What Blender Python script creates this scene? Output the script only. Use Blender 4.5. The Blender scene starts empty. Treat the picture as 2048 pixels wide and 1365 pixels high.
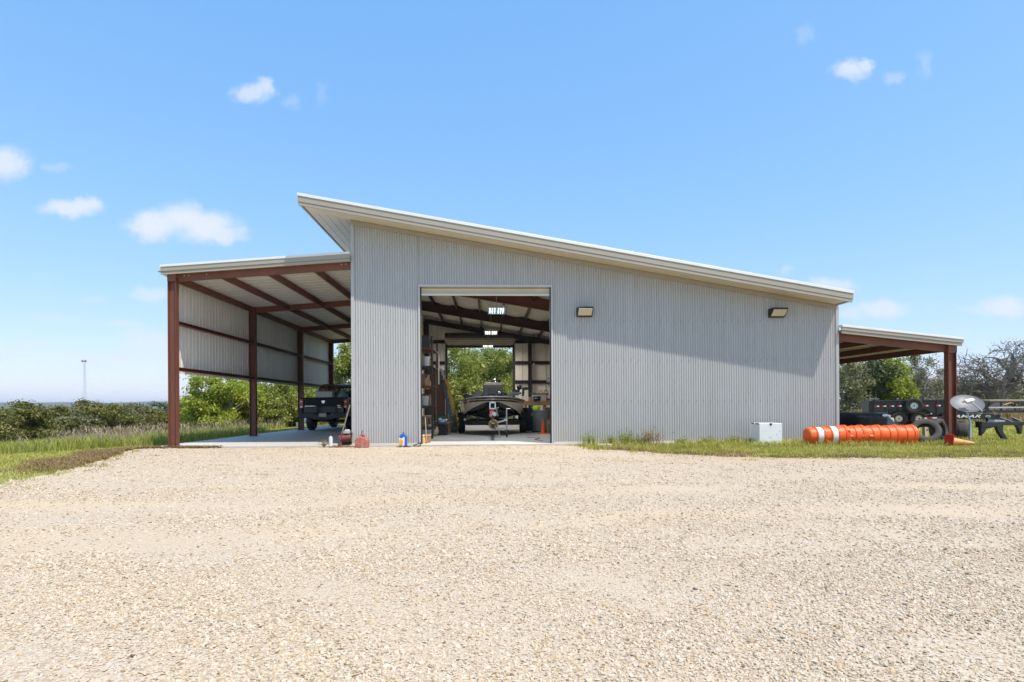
import bpy, math, random
import numpy as np
from mathutils import Vector, Matrix
R = math.radians
rng = np.random.default_rng(11)
random.seed(5)
scene = bpy.context.scene
col = scene.collection

# ---------------------------------------------------------------- camera model (20 mm lens on a 36 mm frame, level, shifted up)
F = 1138.0                       # focal length in pixels of the 2048 px wide photograph
TH, RO, CZ = math.atan(44 / F), 0.0055, 1.06
VH = 811.8
cT, sT, cR, sR = math.cos(TH), math.sin(TH), math.cos(RO), math.sin(RO)

def P(u, v, Y):
    """world X, Z of the photograph's point (u, v) on the plane at distance Y"""
    a, b = (u - 1024) / F, (VH - v) / F
    # a(Yc+Xs) = cR(Xc-Ys) - sR Z ; b(Yc+Xs) = cR Z + sR (Xc-Ys)
    m = np.array([[a * sT - cR * cT, sR], [b * sT - sR * cT, -cR]])
    r = np.array([-a * Y * cT - cR * Y * sT, -b * Y * cT - sR * Y * sT])
    X, Z = np.linalg.solve(m, r)
    return float(X), float(Z) + CZ

def G(u, v, z):
    """world X, Y of the photograph's point (u, v) on the level z"""
    lo, hi = 1.0, 400.0
    for _ in range(60):
        mid = (lo + hi) / 2
        if P(u, v, mid)[1] > z: lo = mid
        else: hi = mid
    return P(u, v, lo)[0], lo

def smooth(a, b, x):
    t = np.clip((np.asarray(x, float) - a) / (b - a), 0, 1)
    return t * t * (3 - 2 * t)

def wav(x, y, s):
    return (np.sin(x / s + 1.3) * np.cos(y / s * 1.1 + .4) + .5 * np.sin(x / s * 2.3 + y / s * 1.7) + .25 * np.cos(x / s * 4.1 - y / s * 3.7 + 2)) / 1.75

def gz(x, y):
    """height of the ground"""
    x = np.asarray(x, float); y = np.asarray(y, float)
    r = np.hypot(x, y)
    z = -.05 - .011 * np.clip(15 - y, 0, 16)
    s = np.clip(-9.3 - x, 0, None)
    z = z - .055 * np.minimum(s, 26) - .11 * np.clip(s - 26, 0, 160)
    back = np.clip(y - 36, 0, None) * smooth(14, -4, x)
    z = z - .05 * np.minimum(back, 30) - .1 * np.clip(back - 30, 0, 160)
    near = z + .03 * wav(x, y, 3.1) * smooth(16.5, 22, np.maximum(np.abs(x), y))
    far = -34 + 6 * wav(x, y, 300.)
    ang = np.arctan2(x, y)
    hill = -30 + (54 + 9 * np.sin(ang * 9 + .6) + 5 * np.sin(ang * 23) + 2.5 * np.sin(ang * 61 + 2)) * smooth(1900, 3700, r + 150 * np.sin(ang * 17)) \
        - 70 * smooth(4300, 8000, r)
    k1 = smooth(130, 420, r)
    k2 = smooth(900, 1900, r)
    return (near * (1 - k1) + far * k1) * (1 - k2) + hill * k2

def gzf(x, y): return float(gz(x, y))

# ---------------------------------------------------------------- objects
def tag(o, label, cat, group=None, kind=None):
    if label: o['label'] = label
    if cat: o['category'] = cat
    if group: o['group'] = group
    if kind: o['kind'] = kind
    return o

def thing(name, label, cat, loc=(0, 0, 0), rz=0, group=None, rx=0, ry=0):
    o = bpy.data.objects.new(name, None); col.objects.link(o)
    o.empty_display_size = .1
    o.location = loc; o.rotation_euler = (rx, ry, rz)
    return tag(o, label, cat, group)

def copy_tree(o, parent=None):
    c = o.copy(); col.objects.link(c); c.parent = parent
    for ch in list(o.children): copy_tree(ch, c)
    return c

class MB:
    def __init__(s): s.v, s.f, s.m = [], [], []
    def add(s, vs, fs, m=0):
        n = len(s.v); s.v += [tuple(map(float, q)) for q in vs]
        s.f += [tuple(n + i for i in q) for q in fs]; s.m += [m] * len(fs)
        return s
    def box(s, x0, x1, y0, y1, z0, z1, m=0):
        return s.add([(x0, y0, z0), (x1, y0, z0), (x1, y1, z0), (x0, y1, z0), (x0, y0, z1), (x1, y0, z1), (x1, y1, z1), (x0, y1, z1)],
                     [(0, 3, 2, 1), (4, 5, 6, 7), (0, 1, 5, 4), (1, 2, 6, 5), (2, 3, 7, 6), (3, 0, 4, 7)], m)
    def hexa(s, pts, m=0):      # eight corners: bottom ring then top ring, anticlockwise from above
        return s.add(pts, [(0, 3, 2, 1), (4, 5, 6, 7), (0, 1, 5, 4), (1, 2, 6, 5), (2, 3, 7, 6), (3, 0, 4, 7)], m)
    def cbox(s, c, size, M=None, m=0):
        hx, hy, hz = size[0] / 2, size[1] / 2, size[2] / 2
        pts = [Vector(q) for q in ((-hx, -hy, -hz), (hx, -hy, -hz), (hx, hy, -hz), (-hx, hy, -hz), (-hx, -hy, hz), (hx, -hy, hz), (hx, hy, hz), (-hx, hy, hz))]
        if M is not None: pts = [M @ q for q in pts]
        return s.hexa([q + Vector(c) for q in pts], m)
    def frame(s, p0, p1, up=(0, 0, 1)):
        a = (Vector(p1) - Vector(p0)).normalized(); u = Vector(up)
        w = a.cross(u)
        if w.length < 1e-4: w = a.cross(Vector((0, 1, 0)))
        w.normalize(); u = w.cross(a).normalized()
        return a, w, u
    def bar(s, p0, p1, w, h, up=(0, 0, 1), m=0, w2=None, h2=None):
        a, W, U = s.frame(p0, p1, up); w2 = w if w2 is None else w2; h2 = h if h2 is None else h2
        q = []
        for p, ww, hh in ((Vector(p0), w, h), (Vector(p1), w2, h2)):
            q += [p - W * ww / 2 - U * hh / 2, p + W * ww / 2 - U * hh / 2, p + W * ww / 2 + U * hh / 2, p - W * ww / 2 + U * hh / 2]
        return s.add(q, [(0, 3, 2, 1), (4, 5, 6, 7), (0, 1, 5, 4), (1, 2, 6, 5), (2, 3, 7, 6), (3, 0, 4, 7)][::1], m)
    def section(s, p0, p1, poly, up=(0, 0, 1), m=0, cap=True):
        """polygon (side, up) swept from p0 to p1"""
        a, W, U = s.frame(p0, p1, up); n = len(poly)
        q = [Vector(p) + W * x + U * y for p in (p0, p1) for x, y in poly]
        fs = [(i, (i + 1) % n, n + (i + 1) % n, n + i) for i in range(n)]
        if cap: fs += [tuple(range(n))[::-1], tuple(range(n, 2 * n))]
        return s.add(q, fs, m)
    def ibeam(s, p0, p1, d, b, tf=.014, tw=.01, up=(0, 0, 1), m=0):
        h, w, t = d / 2, b / 2, tw / 2
        return s.section(p0, p1, [(-w, -h), (w, -h), (w, -h + tf), (t, -h + tf), (t, h - tf), (w, h - tf), (w, h), (-w, h), (-w, h - tf), (-t, h - tf), (-t, -h + tf), (-w, -h + tf)], up, m)
    def cee(s, p0, p1, d, b, t=.006, lip=.02, up=(0, 0, 1), flip=1, m=0):
        h = d / 2; f = flip
        poly = [(0, -h), (f * b, -h), (f * b, -h + lip), (f * (b - t), -h + lip), (f * (b - t), -h + t), (f * t, -h + t), (f * t, h - t), (f * (b - t), h - t), (f * (b - t), h - lip), (f * b, h - lip), (f * b, h), (0, h)]
        if f < 0: poly = poly[::-1]
        return s.section(p0, p1, poly, up, m)
    def tube(s, pts, r, n=8, m=0, cap=True):
        pts = [Vector(p) for p in pts]; k = len(pts)
        rr = list(r) if hasattr(r, '__len__') else [r] * k
        q, fs = [], []; W = None
        for i, p in enumerate(pts):
            d = (pts[min(i + 1, k - 1)] - pts[max(i - 1, 0)])
            d = d.normalized() if d.length > 1e-9 else Vector((0, 0, 1))
            if W is None: W = d.orthogonal().normalized()
            else:
                W = W - d * W.dot(d); W = W.normalized() if W.length > 1e-6 else d.orthogonal().normalized()
            U = d.cross(W)
            for j in range(n):
                t = 2 * math.pi * j / n
                q.append(p + W * math.cos(t) * rr[i] + U * math.sin(t) * rr[i])
        for i in range(k - 1):
            for j in range(n):
                a, b = i * n + j, i * n + (j + 1) % n
                fs.append((a, b, b + n, a + n))
        if cap: fs += [tuple(range(n))[::-1], tuple(range((k - 1) * n, k * n))]
        return s.add(q, fs, m)
    def cyl(s, p0, p1, r, n=16, m=0, r2=None): return s.tube([p0, p1], [r, r if r2 is None else r2], n, m)
    def lathe(s, prof, n=24, M=None, m=0, mats=None, caps=True):
        """profile of (radius, height) about local z, placed by matrix M"""
        k = len(prof); q = []
        for r, z in prof:
            for j in range(n):
                t = 2 * math.pi * j / n
                p = Vector((r * math.cos(t), r * math.sin(t), z)); q.append(M @ p if M is not None else p)
        b = len(s.v)
        for i in range(k - 1):
            s.m += [mats[i] if mats else m] * n
        s.v += [tuple(p) for p in q]
        for i in range(k - 1):
            for j in range(n):
                a, c = b + i * n + j, b + i * n + (j + 1) % n
                s.f.append((a, c, c + n, a + n))
        if caps:
            if prof[0][0] > 1e-5: s.f.append(tuple(b + j for j in range(n))[::-1]); s.m.append(mats[0] if mats else m)
            if prof[-1][0] > 1e-5: s.f.append(tuple(b + (k - 1) * n + j for j in range(n))); s.m.append(mats[-1] if mats else m)
        return s
    def prism(s, poly, axis, a, b, m=0):
        """polygon in the two other axes, from a to b along axis"""
        n = len(poly)
        def pt(x, y, t): return {'x': (t, x, y), 'y': (x, t, y), 'z': (x, y, t)}[axis]
        q = [pt(x, y, a) for x, y in poly] + [pt(x, y, b) for x, y in poly]
        fs = [(i, (i + 1) % n, n + (i + 1) % n, n + i) for i in range(n)] + [tuple(range(n))[::-1], tuple(range(n, 2 * n))]
        return s.add(q, fs, m)
    def sph(s, c, r, n=12, k=8, m=0, M=None):
        r = r if hasattr(r, '__len__') else (r, r, r)
        q, fs = [], []
        for i in range(k + 1):
            t = math.pi * i / k
            for j in range(n):
                f = 2 * math.pi * j / n
                p = Vector((r[0] * math.sin(t) * math.cos(f), r[1] * math.sin(t) * math.sin(f), r[2] * math.cos(t)))
                if M is not None: p = M @ p
                q.append(p + Vector(c))
        for i in range(k):
            for j in range(n):
                a, b = i * n + j, i * n + (j + 1) % n
                fs.append((a, a + n, b + n, b))
        return s.add(q, fs, m)
    def build(s, name, mats, parent=None, smoothed=False, bevel=0, world=False, sharp=40, fix=True):
        me = bpy.data.meshes.new(name)
        vs = s.v
        if world and parent is not None:
            L = Vector(parent.location)
            if parent.parent: L = L + Vector(parent.parent.location)
            vs = [tuple(Vector(q) - L) for q in vs]
        me.from_pydata(vs, [], s.f)
        if not isinstance(mats, (list, tuple)): mats = [mats]
        for q in mats: me.materials.append(q)
        if any(s.m): me.polygons.foreach_set('material_index', s.m)
        if fix:
            import bmesh
            bm = bmesh.new(); bm.from_mesh(me)
            bmesh.ops.remove_doubles(bm, verts=bm.verts, dist=1e-6)
            bmesh.ops.dissolve_degenerate(bm, edges=bm.edges, dist=1e-7)
            bmesh.ops.recalc_face_normals(bm, faces=bm.faces)
            bm.to_mesh(me); bm.free()
        if smoothed:
            me.polygons.foreach_set('use_smooth', [True] * len(me.polygons))
            me.set_sharp_from_angle(angle=R(sharp))
        me.update()
        o = bpy.data.objects.new(name, me); col.objects.link(o)
        if parent is not None: o.parent = parent
        if bevel:
            b = o.modifiers.new('Bevel', 'BEVEL'); b.width = bevel; b.segments = 2; b.limit_method = 'ANGLE'; b.angle_limit = R(35)
        return o

def np_mesh(name, V, Fc, mats, parent=None, mi=None, smooth_=False):
    """fast mesh from arrays; every face has the same number of corners"""
    me = bpy.data.meshes.new(name)
    n, k = Fc.shape
    me.vertices.add(len(V)); me.vertices.foreach_set('co', np.ascontiguousarray(V, dtype=np.float32).ravel())
    me.loops.add(n * k); me.loops.foreach_set('vertex_index', np.ascontiguousarray(Fc, dtype=np.int32).ravel())
    me.polygons.add(n); me.polygons.foreach_set('loop_start', np.arange(0, n * k, k, dtype=np.int32))
    me.polygons.foreach_set('loop_total', np.full(n, k, dtype=np.int32))
    if not isinstance(mats, (list, tuple)): mats = [mats]
    for q in mats: me.materials.append(q)
    if mi is not None: me.polygons.foreach_set('material_index', np.ascontiguousarray(mi, dtype=np.int32))
    me.polygons.foreach_set('use_smooth', np.full(n, smooth_, dtype=bool))
    me.update(calc_edges=True)
    o = bpy.data.objects.new(name, me); col.objects.link(o)
    if parent is not None: o.parent = parent
    return o

def text_mesh(name, body, size, mat, parent, M, shear=0, depth=.004, width=None):
    cu = bpy.data.curves.new(name, 'FONT'); cu.body = body; cu.size = size; cu.shear = shear; cu.extrude = depth
    cu.offset = size * .018; cu.align_x = 'CENTER'; cu.align_y = 'CENTER'; cu.resolution_u = 3
    t = bpy.data.objects.new(name, cu); col.objects.link(t)
    bpy.context.view_layer.update()
    me = bpy.data.meshes.new_from_object(t.evaluated_get(bpy.context.evaluated_depsgraph_get()))
    bpy.data.objects.remove(t)
    if width:
        xs = [q.co.x for q in me.vertices]; k = width / (max(xs) - min(xs)); c = (max(xs) + min(xs)) / 2
        for q in me.vertices: q.co.x = (q.co.x - c) * k
    me.transform(M)
    me.materials.clear(); me.materials.append(mat)
    o = bpy.data.objects.new(name, me); col.objects.link(o); o.parent = parent
    return o

# ---------------------------------------------------------------- materials
class N:
    """small helper round a node tree"""
    def __init__(s, nt): s.nt = nt
    def n(s, typ, **kw):
        q = s.nt.nodes.new(typ)
        for k, v in kw.items():
            if hasattr(q, k): setattr(q, k, v)
        return q
    def l(s, a, b): s.nt.links.new(a, b)
    def math(s, op, a, b=None, c=None, clamp=False):
        q = s.n('ShaderNodeMath', operation=op); q.use_clamp = clamp
        for i, x in enumerate((a, b, c)):
            if x is None: continue
            if isinstance(x, (int, float)): q.inputs[i].default_value = x
            else: s.l(x, q.inputs[i])
        return q.outputs[0]
    def vmath(s, op, a, b=None):
        q = s.n('ShaderNodeVectorMath', operation=op)
        for i, x in enumerate((a, b)):
            if x is None: continue
            if isinstance(x, (tuple, list)): q.inputs[i].default_value = x
            else: s.l(x, q.inputs[i])
        return q.outputs['Value'] if op in ('LENGTH', 'DOT_PRODUCT', 'DISTANCE') else q.outputs[0]
    def noise(s, vec, scale, detail=4, rough=.55, out='Fac', dist=0):
        q = s.n('ShaderNodeTexNoise'); q.inputs['Scale'].default_value = scale; q.inputs['Detail'].default_value = detail
        q.inputs['Roughness'].default_value = rough; q.inputs['Distortion'].default_value = dist
        if vec is not None: s.l(vec, q.inputs['Vector'])
        return q.outputs[out]
    def vor(s, vec, scale, feature='F1', out='Color', rnd=1):
        q = s.n('ShaderNodeTexVoronoi', feature=feature); q.inputs['Scale'].default_value = scale
        q.inputs['Randomness'].default_value = rnd
        if vec is not None: s.l(vec, q.inputs['Vector'])
        return q.outputs[out]
    def ramp(s, fac, stops, interp='LINEAR'):
        q = s.n('ShaderNodeValToRGB'); q.color_ramp.interpolation = interp
        e = q.color_ramp.elements
        while len(e) < len(stops): e.new(.5)
        for i, (p, c) in enumerate(stops):
            e[i].position = p; e[i].color = c if len(c) == 4 else (*c, 1)
        s.l(fac, q.inputs[0]); return q.outputs[0]
    def mix(s, fac, a, b, mode='MIX'):
        q = s.n('ShaderNodeMix', data_type='RGBA', blend_type=mode)
        for k, x in ((0, fac), (6, a), (7, b)):
            if isinstance(x, (int, float)): q.inputs[k].default_value = x
            elif isinstance(x, (tuple, list)): q.inputs[k].default_value = (*x, 1) if len(x) == 3 else x
            else: s.l(x, q.inputs[k])
        return q.outputs[2]
    def map(s, x, a, b, c=0, d=1, smooth=False):
        q = s.n('ShaderNodeMapRange'); q.interpolation_type = 'SMOOTHSTEP' if smooth else 'LINEAR'
        for i, y in ((1, a), (2, b), (3, c), (4, d)): q.inputs[i].default_value = y
        s.l(x, q.inputs[0]); return q.outputs[0]
    def scale(s, vec, sc):
        q = s.n('ShaderNodeMapping'); q.inputs['Scale'].default_value = sc; s.l(vec, q.inputs['Vector']); return q.outputs[0]
    def bump(s, h, strength=.3, dist=.01, prev=None):
        q = s.n('ShaderNodeBump'); q.inputs['Strength'].default_value = strength; q.inputs['Distance'].default_value = dist
        s.l(h, q.inputs['Height'])
        if prev is not None: s.l(prev, q.inputs['Normal'])
        return q.outputs[0]

def new_mat(name):
    m = bpy.data.materials.new(name); m.use_nodes = True
    nt = m.node_tree; b = nt.nodes['Principled BSDF']
    return m, N(nt), b

def mat(name, c, rough=.6, metal=0, var=.15, sc=5, c2=None, patch=.0, bump=0, bsc=60, stretch=(1, 1, 1), coat=0, spec=.5, em=0):
    """painted / plastic / metal surface with uneven tone, optional patches of a second colour (rust, dirt) and bump"""
    m, k, b = new_mat(name)
    tc = k.n('ShaderNodeTexCoord').outputs['Object']
    v = k.scale(tc, stretch)
    n1 = k.noise(v, sc, 5, .6)
    f = k.map(n1, .25, .75, 1 - var, 1 + var)
    base = k.mix(1, (*c, 1), f, 'MULTIPLY')
    if c2 is not None:
        n2 = k.noise(v, sc * 2.3, 6, .7)
        base = k.mix(k.map(n2, .62 - patch, .72 - patch * .6), base, c2)
    k.l(base, b.inputs['Base Color'])
    b.inputs['Metallic'].default_value = metal
    b.inputs['Specular IOR Level'].default_value = spec
    r = k.map(k.noise(v, sc * 3, 3), .3, .7, max(.03, rough - .08), min(1, rough + .08)); k.l(r, b.inputs['Roughness'])
    b.inputs['Coat Weight'].default_value = coat
    if bump: k.l(k.bump(k.noise(v, bsc, 4, .6), bump, .01), b.inputs['Normal'])
    return m

M_ = {}
def leaf_mat(name, cols, trans=.25, rough=.55, clump=.5):
    m, k, b = new_mat(name)
    g = k.n('ShaderNodeNewGeometry')
    tc = k.n('ShaderNodeTexCoord').outputs['Object']
    rnd = g.outputs['Random Per Island']
    n = k.noise(tc, clump, 3, .6)
    f = k.math('ADD', k.math('MULTIPLY', rnd, .6), k.math('MULTIPLY', k.map(n, .3, .7), .4))
    c = k.ramp(f, [(i / (len(cols) - 1), q) for i, q in enumerate(cols)])
    k.l(c, b.inputs['Base Color']); b.inputs['Roughness'].default_value = rough
    b.inputs['Specular IOR Level'].default_value = .3
    t = k.n('ShaderNodeBsdfTranslucent'); k.l(k.mix(1, c, (1.15, 1.2, .5), 'MULTIPLY'), t.inputs['Color'])
    mx = k.n('ShaderNodeMixShader'); mx.inputs[0].default_value = trans
    out = m.node_tree.nodes['Material Output']
    k.l(b.outputs[0], mx.inputs[1]); k.l(t.outputs[0], mx.inputs[2]); k.l(mx.outputs[0], out.inputs['Surface'])
    return m

M_['rust'] = mat('rust_red_primer', (.17, .058, .036), .55, 0, .22, 2.5, c2=(.11, .055, .04), patch=.07, stretch=(1, 1, .4), bump=.06)
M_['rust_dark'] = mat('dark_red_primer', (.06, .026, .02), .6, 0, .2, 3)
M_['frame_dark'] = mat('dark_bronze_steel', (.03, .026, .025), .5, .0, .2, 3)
M_['trim'] = mat('pale_steel_trim', (.37, .335, .28), .5, .05, .06, 1.5, stretch=(.3, .3, 1), c2=(.3, .27, .23), patch=-.05)
M_['door_trim'] = mat('grey_steel_trim', (.5, .5, .5), .45, .1, .05, 2)
M_['gutter_trim'] = mat('weathered_white_gutter', (.62, .6, .56), .42, .1, .06, 1.5, c2=(.5, .47, .42), patch=-.05)
M_['white_trim'] = mat('white_steel_trim', (.78, .78, .77), .4, .1, .05, 2)
M_['soffit'] = mat('cream_soffit', (.62, .56, .44), .55, 0, .06, 2)
M_['liner'] = mat('white_vinyl_insulation', (.88, .85, .79), .6, 0, .12, 1.2, bump=.3, bsc=4)
M_['ceil_liner'] = mat('vinyl_ceiling_insulation', (.82, .78, .68), .45, 0, .12, 1.6, bump=.5, bsc=3)
M_['black'] = mat('black_paint', (.014, .014, .016), .4, 0, .3, 5)
M_['black_satin'] = mat('satin_black_steel', (.018, .019, .023), .38, 0, .3, 4, c2=(.05, .045, .04), patch=-.02)
M_['rubber'] = mat('black_rubber', (.022, .021, .021), .75, 0, .3, 8, c2=(.10, .088, .072), patch=.05, bump=.2, bsc=30)
M_['rubber_old'] = mat('weathered_rubber', (.06, .055, .05), .85, 0, .3, 6, c2=(.12, .1, .085), patch=.06, bump=.3, bsc=40)
M_['steel'] = mat('galvanised_steel', (.55, .56, .57), .38, .75, .2, 9)
M_['alu'] = mat('aluminium', (.7, .7, .7), .3, .9, .12, 7)
M_['white'] = mat('white_plastic', (.75, .75, .74), .4, 0, .07, 4, c2=(.6, .57, .5), patch=-.06)
M_['white_rust'] = mat('chipped_white_enamel', (.74, .77, .78), .4, 0, .06, 3, c2=(.42, .38, .33), patch=-.1)
M_['rust_spot'] = mat('bare_rust', (.17, .06, .025), .85, 0, .4, 20)
M_['grey'] = mat('grey_plastic', (.2, .21, .22), .5, 0, .12, 4)
M_['greylt'] = mat('light_grey_plastic', (.42, .43, .44), .5, 0, .1, 4)
M_['navy'] = mat('navy_plastic', (.03, .045, .08), .5, 0, .15, 4)
M_['blue'] = mat('blue_plastic', (.02, .12, .45), .4, 0, .12, 4)
M_['red'] = mat('red_plastic', (.5, .02, .015), .4, 0, .15, 6)
M_['red_faded'] = mat('sun_faded_red_plastic', (.37, .12, .09), .6, 0, .25, 9, c2=(.52, .32, .24), patch=.1, stretch=(1, 1, .5))
M_['red_dark'] = mat('grimy_dark_red_paint', (.16, .035, .03), .6, 0, .3, 9, c2=(.07, .04, .035), patch=.05)
M_['orange'] = mat('safety_orange_plastic', (.83, .11, .012), .5, 0, .2, 5, c2=(.6, .22, .09), patch=.05)
M_['orange_pale'] = mat('sun_bleached_orange', (.85, .36, .16), .5, 0, .12, 8)
M_['cone'] = mat('orange_cone_vinyl', (.85, .1, .02), .5, 0, .1, 6)
M_['yellow'] = mat('yellow_fibreglass', (.42, .25, .03), .5, 0, .2, 8)
M_['ladder_blue'] = mat('blue_fibreglass', (.04, .08, .13), .5, 0, .2, 8)
M_['neon'] = mat('neon_yellow_fabric', (.5, .85, .02), .7, 0, .1, 20)
M_['wood'] = mat('bare_wood', (.32, .19, .09), .7, 0, .25, 3, stretch=(6, 6, .6), bump=.1)
M_['wood_brown'] = mat('stained_brown_wood', (.115, .045, .022), .55, 0, .25, 4, stretch=(6, 6, .6))
M_['wood_old'] = mat('sun_bleached_lumber', (.45, .36, .26), .8, 0, .25, 3, stretch=(.6, 6, 6), bump=.15)
M_['card'] = mat('cardboard', (.33, .21, .115), .8, 0, .15, 5)
M_['card_dark'] = mat('dusty_cardboard', (.2, .13, .08), .85, 0, .2, 5)
M_['lamp_pan'] = mat('dull_lamp_pan', (.4, .4, .4), .6)
M_['cream'] = mat('cream_gelcoat', (.85, .74, .60), .2, .0, .05, 3, coat=.6)
M_['tan'] = mat('metallic_tan_gelcoat', (.7, .6, .48), .25, .1, .1, 30, coat=.6)
M_['gel_black'] = mat('black_gelcoat', (.012, .011, .012), .22, 0, .2, 5, coat=.7)
M_['truck'] = mat('black_car_paint', (.01, .011, .013), .4, 0, .2, 3, coat=.35, spec=.3)
M_['chrome'] = mat('chrome', (.8, .8, .8), .12, 1, .05, 6)
M_['plate'] = mat('licence_plate', (.5, .44, .33), .5, 0, .2, 20)
M_['lens_red'] = mat('red_lens', (.5, .005, .01), .12, 0, .1, 20, coat=1)
M_['lens_white'] = mat('clear_lens', (.75, .72, .66), .15, 0, .1, 20, coat=1)
M_['lamp_lens'] = mat('prismatic_lamp_lens', (.58, .52, .42), .3, 0, .08, 30, coat=.5)
M_['bronze'] = mat('bronze_lamp_housing', (.03, .026, .022), .45, .2, .2, 8)
M_['carpet'] = mat('grey_boat_carpet', (.16, .15, .14), .95, 0, .15, 40)
M_['vinyl'] = mat('grey_brown_vinyl', (.14, .125, .11), .6, 0, .12, 6)
M_['dish'] = mat('grey_dish_paint', (.17, .17, .18), .5, .1, .1, 5)
M_['rope'] = mat('yellow_straw_rope', (.55, .4, .12), .9, 0, .3, 40)
M_['twig'] = mat('grey_twig', (.2, .16, .12), .9, 0, .3, 20)
M_['bark'] = mat('grey_brown_bark', (.13, .105, .085), .9, 0, .3, 3, stretch=(3, 3, .7), bump=.5, bsc=12)
M_['bark_grey'] = mat('pale_grey_bark', (.21, .185, .16), .9, 0, .3, 3, stretch=(3, 3, .7), bump=.4, bsc=12)
M_['green_box'] = mat('green_plastic', (.03, .13, .05), .5, 0, .15, 5)
def glass():
    m, k, b = new_mat('tinted_glass')
    b.inputs['Base Color'].default_value = (.02, .025, .03, 1); b.inputs['Roughness'].default_value = .05
    t = k.n('ShaderNodeBsdfTransparent'); t.inputs[0].default_value = (.55, .6, .6, 1)
    mx = k.n('ShaderNodeMixShader'); mx.inputs[0].default_value = .7
    k.l(b.outputs[0], mx.inputs[1]); k.l(t.outputs[0], mx.inputs[2]); k.l(mx.outputs[0], m.node_tree.nodes['Material Output'].inputs['Surface'])
    return m
M_['glass'] = glass()
def emit(name, c, s):
    m, k, b = new_mat(name); b.inputs['Base Color'].default_value = (.9, .9, .9, 1)
    b.inputs['Emission Color'].default_value = (*c, 1); b.inputs['Emission Strength'].default_value = s
    return m
M_['tube_cool'] = emit('cool_white_lamp_tube', (.62, .85, 1), 1.2)
M_['tube'] = emit('white_lamp_tube', (1, .95, .86), 1.3)

def galvalume(name, c, streak=.1):
    m, k, b = new_mat(name)
    tc = k.n('ShaderNodeTexCoord').outputs['Object']
    st = k.noise(k.scale(tc, (3.2, 3.2, .18)), 1.5, 4, .6)
    sp = k.noise(tc, 26, 3, .6)
    sheet = k.vor(k.scale(tc, (.93, .93, .02)), 1, 'F1', 'Color')
    sv = k.n('ShaderNodeSeparateColor'); k.l(sheet, sv.inputs[0])
    f = k.math('MULTIPLY', k.map(st, .3, .7, 1 - streak, 1 + streak), k.map(sp, .3, .7, .96, 1.04))
    f = k.math('MULTIPLY', f, k.map(sv.outputs[0], 0, 1, .975, 1.025))
    z = k.n('ShaderNodeSeparateXYZ'); k.l(tc, z.inputs[0])
    dirt = k.math('MULTIPLY', k.map(k.math('ADD', z.outputs[2], k.math('MULTIPLY', k.noise(k.scale(tc, (4, 4, 1)), 2, 4), .5)), .2, .75, 1, 0), .22)
    c1 = k.mix(1, (*c, 1), f, 'MULTIPLY')
    k.l(k.mix(dirt, c1, (.42, .36, .29)), b.inputs['Base Color'])
    b.inputs['Metallic'].default_value = .22; k.l(k.map(sp, .3, .7, .4, .56), b.inputs['Roughness'])
    b.inputs['Specular IOR Level'].default_value = .45
    return m
M_['wall'] = galvalume('corrugated_galvalume', (.462, .460, .462), .05)
M_['panel'] = galvalume('ribbed_pale_panel', (.82, .79, .75), .06)
M_['panel'].node_tree.nodes['Principled BSDF'].inputs['Metallic'].default_value = 0
M_['roof'] = galvalume('galvalume_roofing', (.62, .63, .64), .06)

M_['deck'] = mat('bare_galvanised_deck', (.78, .75, .70), .45, .15, .05, 2)
def concrete():
    m, k, b = new_mat('concrete_slab')
    tc = k.n('ShaderNodeTexCoord').outputs['Object']
    a = k.noise(tc, .5, 5, .6); s = k.noise(tc, 3, 5, .7); fine = k.noise(tc, 60, 3, .7)
    c = k.ramp(a, [(.3, (.50, .465, .42)), (.7, (.60, .565, .52))])
    c = k.mix(k.map(s, .6, .78), c, (.38, .345, .305))
    c = k.mix(k.map(fine, .3, .7, 0, .25), c, (.3, .28, .26))
    k.l(c, b.inputs['Base Color']); k.l(k.map(s, .3, .7, .45, .75), b.inputs['Roughness'])
    k.l(k.bump(fine, .12, .01), b.inputs['Normal'])
    return m
M_['concrete'] = concrete()
# ================================================================ camera, light, sky
cam = bpy.data.cameras.new('camera'); cam_o = bpy.data.objects.new('camera', cam); col.objects.link(cam_o)
cam.sensor_width = 36; cam.sensor_fit = 'HORIZONTAL'; cam.lens = F / 2048 * 36
cam.shift_y = (VH - 682.5) / 2048; cam.clip_start = .05; cam.clip_end = 30000
fw = Vector((sT, cT, 0)); r0 = Vector((cT, -sT, 0)); up0 = Vector((0, 0, 1))
rt = r0 * cR - up0 * sR; up = up0 * cR + r0 * sR
cam_o.matrix_world = Matrix((rt, up, -fw)).transposed().to_4x4()
cam_o.location = (0, 0, CZ)
scene.camera = cam_o

SUN = Vector((.30, -.325, .90)).normalized()
sl = bpy.data.lights.new('sun', 'SUN'); sl.energy = 2.7; sl.angle = R(.55); sl.color = (1, .92, .79)
so = bpy.data.objects.new('sun', sl); col.objects.link(so)
so.rotation_euler = (-SUN).to_track_quat('-Z', 'Y').to_euler(); so.location = (8, -8, 30)

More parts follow.
